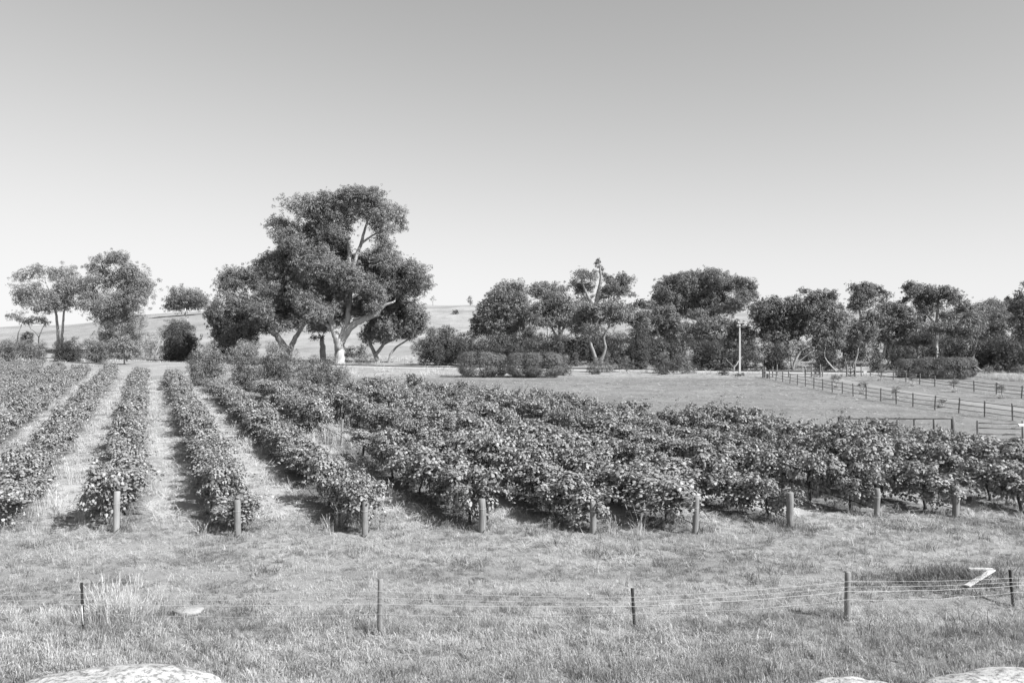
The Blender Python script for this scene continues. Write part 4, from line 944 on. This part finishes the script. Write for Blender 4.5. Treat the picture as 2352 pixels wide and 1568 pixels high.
# ------------------------------------------------------------------ foreground wire fence
def wire_fence():
    root = empty("wire_fence", (0, 15.8, 0)); tag(root, "wire and netting fence on timber and steel posts across the foreground", "fence")
    O = np.array([0, 15.8, 0])
    spec = [("picket", 187, 1337, 192, 1447, .020), ("post", 874, 1329, 872, 1455, .050), ("picket", 1452, 1350, 1459, 1440, .022),
            ("post", 1947, 1312, 1946, 1413, .058), ("picket", 2320, 1308, 2330, 1388, .022)]
    line = []
    for nm, tx, ty, bx, by, r in spec:
        X, Y = G(bx, by); zt = H - (ty - HOR) * Y / F; tX = gx(tx, Y); z0 = float(zg(X, Y))
        b = MB()
        if nm == "post":
            hts = np.array([-.3, .02, .35, .65, zt - .015, zt]); t = np.clip(hts / zt, 0, 1)
            P = np.stack([X + (tX - X) * t, np.full(6, Y), hts], 1) - O
            b.tube(P, [r * 1.05, r * 1.05, r * 1.02, r, r * .97, r * .85], 14); b.obj("post", M['post_wood'], root)
        else:                                           # Y-section steel picket
            for a in (.3, .3 + 2.094, .3 + 4.189):
                d = np.array([math.cos(a), math.sin(a), 0]); e = np.array([-d[1], d[0], 0]) * .0035
                p0 = np.array([X, Y, -.3]) - O; p1 = np.array([tX, Y, zt]) - O
                V = [p0 - e, p0 + e, p0 + d * r * 1.4 + e, p0 + d * r * 1.4 - e, p1 - e, p1 + e, p1 + d * r * 1.4 + e, p1 + d * r * 1.4 - e]
                b.add(V, [(0, 1, 5, 4), (1, 2, 6, 5), (2, 3, 7, 6), (3, 0, 4, 7), (4, 5, 6, 7)])
            b.obj("picket", M['picket'], root, False)
            if bx < 300:
                b = MB(); b.tube(np.array([[X - .02, Y - .03, .48], [X - .005, Y - .03, .25], [X + .01, Y - .03, .12]]) - O, [.012, .014, .012], 6); b.obj("insulator_tube", M['white'], root)
        line.append((X, Y, zt))
    # extend beyond the frame
    L = np.array(line); L = np.vstack([L[0] + (L[0] - L[1]) * .6, L, L[-1] + (L[-1] - L[-2]) * .7])
    frac = {.85: .0, .70: .0, .59: .0}
    for hz, rad in ((.80, .0026), (.68, .0026), (.57, .0036), (.385, .0026)):
        P = []
        for a, c in zip(L[:-1], L[1:]):
            for t in np.linspace(0, 1, 9)[:-1]:
                q = a + (c - a) * t; hh = hz * (a[2] + (c[2] - a[2]) * t)
                P.append([q[0], q[1] - .065, hh - .03 * math.sin(math.pi * t) * (2 if hz < .4 else 1) + (.008 * math.sin(q[0] * 5) if hz < .6 else 0)])
        b = MB(); b.tube(np.array(P) - O, rad, 4, False); b.obj("wire", M['wire'], root)
    # hexagonal netting
    b = MB(); cell = .055; s_tot = np.concatenate([[0], np.cumsum(np.linalg.norm(np.diff(L[:, :2], axis=0), axis=1))])
    pt = lambda s, z: (np.interp(s, s_tot, L[:, 0]), np.interp(s, s_tot, L[:, 1]) - .07 + .012 * math.sin(s * 3 + z * 9), z)
    V = []; Q = []; S0, S1 = s_tot[0], s_tot[-1]; nz = 7; hw = .0013
    top = lambda s: .385 * np.interp(s, s_tot, L[:, 2]) - .02
    nrow = 7; ns = int((S1 - S0) / cell)
    def seg(s0, z0, s1, z1):
        a = np.array(pt(s0, z0)) - O; c = np.array(pt(s1, z1)) - O; d = c - a; n = np.array([d[2], 0, -d[0]]); n = n / (np.linalg.norm(n) + 1e-9) * hw
        k = len(V); V.extend([a - n, a + n, c + n, c - n]); Q.append((k, k + 1, k + 2, k + 3))
    for iz in range(nrow):
        for j in range(ns):
            s = S0 + (j + .5 * (iz % 2)) * cell; z0 = top(s) * (iz / nrow) + .02; z1 = top(s) * ((iz + 1) / nrow) + .02; zm = z0 + (z1 - z0) * .45
            seg(s, z0, s, zm); seg(s, zm, s - cell / 2, z1); seg(s, zm, s + cell / 2, z1)
    b.add(V, Q); b.obj("netting", M['net'], root, False)
wire_fence()

# ------------------------------------------------------------------ white board on the mound
def bent_board():
    A = np.array([gx(2226, 18.15), 18.15]); B_ = np.array([gx(2281, 18.05), 18.05]); C_ = np.array([gx(2221, 17.45), 17.45])
    root = empty("bent_board", (B_[0], B_[1], .0)); tag(root, "bent white board lying on the dark weedy mound", "board")
    O = np.array([B_[0], B_[1], 0])
    for p, q in ((A, B_), (C_, B_)):
        z0 = float(zg(*p)) + .10; z1 = float(zg(*q)) + .16
        d = np.array([q[0] - p[0], q[1] - p[1], z1 - z0]); ln = np.linalg.norm(d); d /= ln
        s = np.cross([0, 0, 1], d); s /= np.linalg.norm(s); u = np.cross(d, s)
        R = np.stack([d, s, u], 1); b = MB()
        b.box((np.array([*p, z0]) + np.array([*q, z1 + (.03 if p is A else 0)])) / 2 - O, (ln / 2, .055, .014), R); b.obj("plank", M['white'], root, False)
bent_board()

# ------------------------------------------------------------------ boulders and stones
def boulder(name, label, X, Y, z, rx, ry, rz, seed, cat="boulder", sub=5):
    import bmesh
    bm = bmesh.new(); bmesh.ops.create_icosphere(bm, subdivisions=sub, radius=1.0)
    me = bpy.data.meshes.new(name); bm.to_mesh(me); bm.free()
    n = len(me.vertices); co = np.zeros(n * 3, np.float32); me.vertices.foreach_get("co", co); co = co.reshape(-1, 3)
    d = fbm(co[:, 0] * 1.3 + seed + co[:, 2] * .7, co[:, 1] * 1.3 + co[:, 2] * .9, seed, 3) * .20 + fbm(co[:, 0] * 5 + co[:, 2] * 4, co[:, 1] * 5 + seed, seed + 3, 2) * .04
    co = co * (1 + d[:, None]); co[:, 2] = np.sign(co[:, 2]) * np.abs(co[:, 2]) ** .7
    co *= np.array([rx, ry, rz]); me.vertices.foreach_set("co", co.astype(np.float32).ravel())
    me.polygons.foreach_set("use_smooth", np.ones(len(me.polygons), bool)); me.materials.append(M['rock'] if cat == 'boulder' else M['stone']); me.update()
    o = link(name, me, None, (X, Y, z)); tag(o, label, cat); return o
boulder("boulder", "pale lichen-spotted boulder at the bottom left corner", -5.85, 12.6, -.20, 1.75, 1.0, .68, 4)
boulder("boulder", "large pale boulder at the bottom right corner", 7.95, 12.5, -.33, 2.1, 1.0, .70, 12)
boulder("boulder", "smaller low boulder beside the cracked gap near the right corner", 5.15, 12.55, -.30, 1.0, .7, .60, 19)
for lb, px, py, wd, sd in [("flat pale stone sunk in the grass behind the netting at left", 433, 1400, .30, 3), ("half-buried pale stone between boulder and timber fence post", 560, 1457, .24, 7)]:
    X, Y = G(px, py); boulder("stone", lb, X, Y, -.02, wd, wd * .7, .07, sd, "stone", 3)

# ------------------------------------------------------------------ power poles
def power_pole():
    Y = 97.0; X = gx(1699, Y); root = empty("power_pole", (X, Y, 0)); tag(root, "pale tapered concrete power pole with a crossarm and insulators", "power pole")
    hgt = 6.15; b = MB()
    zs = np.linspace(-.3, hgt, 8); hw = np.interp(zs, [0, hgt], [.105, .065])
    for k in range(7):
        V = []
        for z, wv in ((zs[k], hw[k]), (zs[k + 1], hw[k + 1])): V += [(-wv, -.09, z), (wv, -.09, z), (wv, .09, z), (-wv, .09, z)]
        Fq = [(0, 1, 5, 4), (1, 2, 6, 5), (2, 3, 7, 6), (3, 0, 4, 7)]
        if k == 6: Fq.append((4, 5, 6, 7))
        b.add(V, Fq)
    b.obj("pole", M['concrete'], root, False)
    for s in (-1, 1):
        b = MB(); b.tube([(s * .12, 0, -.3), (s * .08, 0, hgt - .1)], .028, 6); b.obj("steel_edge", M['steel'], root)
    b = MB(); b.box((.2, -.13, hgt - .42), (.55, .03, .035)); b.obj("crossarm", M['steel'], root, False)
    b = MB(); b.box((0, -.13, hgt - .02), (.26, .03, .03)); b.obj("crossarm", M['concrete'], root, False)
    for x, z in ((-.33, hgt - .36), (-.15, hgt - .36), (.35, hgt - .36), (.55, hgt - .36), (.72, hgt - .36), (-.22, hgt + .02), (.22, hgt + .02)):
        b = MB(); b.tube([(x, -.13, z), (x, -.13, z + .05), (x, -.13, z + .1), (x, -.13, z + .16)], [.03, .06, .04, .055], 8); b.obj("insulator", M['ceramic'], root)
    b = MB(); b.box((.42, -.14, hgt - .58), (.2, .05, .06)); b.obj("fuse_bracket", M['iron'], root, False)
    Y = 140; root = empty("thin_pole", (gx(436, Y), Y, 0)); tag(root, "thin leaning timber pole in front of the dark dome tree", "pole")
    b = MB(); b.tube([(0, 0, -.3), (-.28, 0, 4.3), (-.66, 0, 8.5)], [.13, .11, .08], 8); b.obj("pole", M['gum_grey'], root)
    b = MB(); b.tube([(-.72, -.1, 8.2), (-.72, -.1, 8.8)], [.08, .05], 8); b.obj("insulator", M['ceramic'], root)
power_pole()

# ------------------------------------------------------------------ paddock rail fences
def rail_fence(name, label, pts, spacing, h, rails, pr=.07, rr=.03, top_out=.06, mat='rail_wood', jitter=.02):
    P = np.array(pts, float); s = np.concatenate([[0], np.cumsum(np.linalg.norm(np.diff(P, axis=0), axis=1))])
    n = max(1, int(round(s[-1] / spacing))); ss = np.linspace(0, s[-1], n + 1)
    X = np.interp(ss, s, P[:, 0]); Yv = np.interp(ss, s, P[:, 1]); r = np.random.default_rng(hash_(label))
    root = empty(name, (X[0], Yv[0], 0)); tag(root, label, "fence", "timber paddock fences"); O = np.array([X[0], Yv[0], 0])
    me = post_mesh("post", h + top_out, pr, M[mat], 3, 8)
    for x, y in zip(X, Yv):
        o = link("post", me, root); o.location = np.array([x, y, float(zg(x, y))]) - O; o.rotation_euler = (r.normal(0, jitter), r.normal(0, jitter), r.uniform(0, 6)); o.scale = (1, 1, r.uniform(.96, 1.06))
    for z in rails:
        for a in range(n):
            b = MB(); t = np.linspace(-.01, 1.01, 4)
            q = np.stack([X[a] + (X[a + 1] - X[a]) * t, Yv[a] + (Yv[a + 1] - Yv[a]) * t, np.full(4, z) + np.array([0, -.015, -.015, 0]) + r.normal(0, .008)], 1)
            b.tube(q - O, rr, 6); b.obj("rail", M[mat], root)
    return root
rail_fence("rail_fence", "three-rail paddock fence nearer the vines, running from the corner post", [(28.0, 92), (27.9, 67), (28.5, 58.6), (30.3, 50), (31.8, 43.5)], 2.2, .95, (.30, .60, .90), .055, .022)
rail_fence("rail_fence", "three-rail paddock fence farther right, beside the far row of young trees", [(41.2, 95), (40.3, 79), (40.5, 66), (41.5, 56)], 3.3, .95, (.30, .60, .90), .06, .026)
rail_fence("rail_fence", "short gateway fence joining the corner post to the left wagon wheel", [(28.0, 92.2), (29.6, 93.5), (32.1, 93.6), (34.0, 93.6), (35.1, 93.4)], 1.9, 1.1, (.35, .75), .07, .035)
rail_fence("rail_fence", "low rail fence at the right edge just behind the last vines", [(23.5, 41.7), (25.6, 41.4), (28.5, 41.2)], 2.1, .92, (.32, .60, .86), .05, .03)
def log_rail():
    Y = 43.0; x0, x1 = gx(1929, Y), gx(2190, Y); root = empty("log_rail", (x0, Y, 0)); tag(root, "thick single log rail on short posts rising above the vine tops", "fence")
    r = np.random.default_rng(4); b = MB(); n = 12
    P = np.stack([np.linspace(-.1, x1 - x0, n), r.normal(0, .01, n), .95 + r.normal(0, .008, n)], 1); b.tube(P, .07, 10); b.obj("log", M['log_wood'], root)
    for px in (1929, 1975, 2020, 2062, 2101, 2146, 2189):
        big = px in (1929, 2189); b = MB(); x = gx(px, Y) - x0
        b.tube([(x, .02, -.3), (x, .02, .5), (x, .02, 1.02 if big else .9)], .095 if big else .065, 10); b.obj("post", M['log_wood'], root)
log_rail()

def wagon_wheel(label, px, Y, zc, R):
    root = empty("wagon_wheel", (gx(px, Y), Y, zc - R)); tag(root, label, "wagon wheel", "wagon wheels at the gateway")
    th = np.linspace(0, 2 * np.pi, 25); b = MB(); b.tube([(R * math.cos(t), 0, R + R * math.sin(t)) for t in th], .035, 6, False); b.obj("rim", M['iron'], root)
    b = MB(); b.tube([(0, -.09, R), (0, .09, R)], .085, 10); b.obj("hub", M['iron'], root)
    me = MB(); me.tube([(.06, 0, 0), (R - .02, 0, 0)], .016, 5); me = me.mesh("spoke", M['iron'])
    for k in range(10):
        o = link("spoke", me, root); o.location = (0, 0, R); o.rotation_euler = (0, k * math.pi / 5, 0)
wagon_wheel("left wagon wheel standing upright between two gateway posts", 1873, 93.3, .50, .40)
wagon_wheel("right wagon wheel among the thick gateway posts", 1954, 94.2, .50, .40)
def gatepost(label, px, Y, h, r=.09):
    o = link("gate_post", post_mesh("gate_post", h, r, M['rail_wood'], int(px) % 7, 10), None, (gx(px, Y), Y, 0)); tag(o, label, "post", "gateway posts")
gatepost("thick gateway post left of the left wagon wheel", 1864, 93.3, 1.35)
gatepost("thick gateway post right of the left wagon wheel", 1884, 93.3, 1.45)
gatepost("thick gateway post left of the right wagon wheel", 1945, 94.2, 1.4)
gatepost("slender gateway post behind the right wagon wheel", 1953.5, 94.9, 1.75, .06)
gatepost("thick gateway post right of the right wagon wheel", 1964, 94.2, 1.5)
gatepost("lone post between the right wagon wheel and the far fence", 1978, 95.5, 1.2, .06)
gatepost("heavy corner post where the near rail fence begins", 1757, 92.6, 1.15, .11)
gatepost("tall dark post beyond the fence corner", 1785, 96.5, 1.3, .07)
gatepost("short stump beside the fence corner", 1764, 91.4, .5, .17)
# little gate bars beside the right wheel
b = MB(); root = empty("wheel_gate", (gx(1945, 94.2), 94.2, 0)); tag(root, "two short rails joining the posts round the right wagon wheel", "gate")
for z in (.12, .95):
    b = MB(); b.tube([(0, .05, z), (gx(1964, 94.2) - gx(1945, 94.2), .05, z)], .04, 6); b.obj("rail", M['rail_wood'], root)
# white things
def sign_box():
    Y = 96.5; root = empty("white_sign", (gx(1987, Y), Y, 0)); tag(root, "small white panel on short legs by the far fence corner", "sign")
    b = MB(); b.box((0, 0, .42), (.19, .02, .12)); b.obj("panel", M['white'], root, False)
    for s in (-.14, .14):
        b = MB(); b.tube([(s, .03, -.1), (s, .03, .5)], .02, 6); b.obj("leg", M['iron'], root)
    Y = 41.25; root = empty("white_box", (gx(2343, Y), Y, 0)); tag(root, "white slant-topped box on the fence post at the right edge", "box")
    b = MB(); b.tube([(.13, .0, -.2), (.13, 0, 1.0)], .05, 8); b.obj("post", M['rail_wood'], root)
    b = MB(); V = [(-.15, -.18, .74), (.15, -.18, .74), (.15, -.06, .74), (-.15, -.06, .74), (-.15, -.18, .79), (.15, -.18, .79), (.15, -.06, .87), (-.15, -.06, .87)]
    b.add(V, [(0, 1, 5, 4), (1, 2, 6, 5), (2, 3, 7, 6), (3, 0, 4, 7), (4, 5, 6, 7), (3, 2, 1, 0)]); b.obj("box", M['white'], root, False)
sign_box()
for lb, px, py, h, r in [("short pale stake before the gap in the long hedge", 1151, 866, .62, .055), ("thin white stake just right of the short pale stake", 1178, 865.5, .5, .025),
                      ("thin white stake at the right end of the long hedge", 1276, 861, .4, .025), ("thin white stake in dry grass left of the dark bushy tree", 930, 836, .7, .035),
                      ("grey stake among the bushes at the far end of the vines", 728, 888, .75, .04)]:
    X, Y = G(px, py); o = link("stake", post_mesh("stake", h, r, M['post_pale'], int(px) % 5, 8), None, (X, Y, float(zg(X, Y)))); tag(o, lb, "stake", "stakes at the paddock edge")

# ------------------------------------------------------------------ young trees along the driveway
YG = "young trees along the driveway"
for lb, px, py, hpx, wpx in [("young tree first from the gateway along the near rail fence", 1922, 890, 27, 24), ("young tree second from the gateway along the near rail fence", 1981, 904, 25, 20),
                   ("wide young tree third from the gateway along the near rail fence", 2057, 918, 24, 23), ("thin leaning young tree last along the near rail fence", 2163, 936, 18, 14),
                   ("young tree first from the gateway along the far rail fence", 2022, 874, 25, 18), ("young tree second from the gateway along the far rail fence", 2098, 886, 22, 17),
                   ("young tree third from the gateway along the far rail fence", 2193, 901, 26, 20), ("young tree last along the far rail fence near the right edge", 2301, 915, 30, 21)]:
    X, Y = G(px, py); t = hpx * 1.25; wd = wpx * .62
    bl = "%g,%g,%g,%g %g,%g,%g,%g %g,%g,%g,%g" % (px, py - t * .72, wd * .8, t * .22, px - wd * .55, py - t * .62, wd * .45, t * .16, px + wd * .55, py - t * .66, wd * .45, t * .18)
    o = tree("young_tree", lb, "young tree", Y, px, bl, 'gum_leaf_dark' if 'near' in lb else 'gum_leaf', 'dark_bark', .035, style='wisp', lsz=.10, dens=.8, fork=.3, group=YG, twigs=8, tone=.5)
    V, Fq, tn = blades(220, .2, .5, .014, .26, .4, .25, hash_(lb), (.3, 1), 0, 0, 2)
    link("grass_collar", mesh_np("grass_collar", V, Fq, M['straw'], tn), o)

# fallen pale branches by the road
rb = np.random.default_rng(12)
for lb, px, Y, pts in [("pale crooked dead branch leaning beside the dark dome tree", 352, 136, [(0, 0, 0), (.5, .1, 1.6), (.9, .1, 2.6), (1.1, 0, 4.2)]),
                       ("pale fallen branches on the grass behind the gateway", 1920, 104, [(0, 0, .05), (-1.0, .2, 1.3), (-1.3, .3, 1.9)]),
                       ("bleached dead limb lying at the foot of the right scrub", 2262, 99, [(0, 0, .1), (-.5, 0, .5), (-1.1, .1, 1.0)]),
                       ("curved dead stem left of the power pole", 1685, 103.5, [(0, 0, 0), (.05, 0, .6), (.45, 0, 1.1), (.7, 0, 1.6)])]:
    root = empty("dead_branch", (gx(px, Y), Y, float(zg(gx(px, Y), Y)))); tag(root, lb, "dead branch", "dead branches by the road")
    b = MB(); b.tube(np.array(pts), np.linspace(.12, .04, len(pts)), 7)
    for k in range(3):
        q = np.array(pts[1 + k % (len(pts) - 1)]); b.tube(wob(q, q + rb.normal(0, .7, 3) + np.array([0, 0, .7]), rb, .1, 4), np.linspace(.05, .015, 4), 5)
    b.obj("branch", M['gum_white'], root)
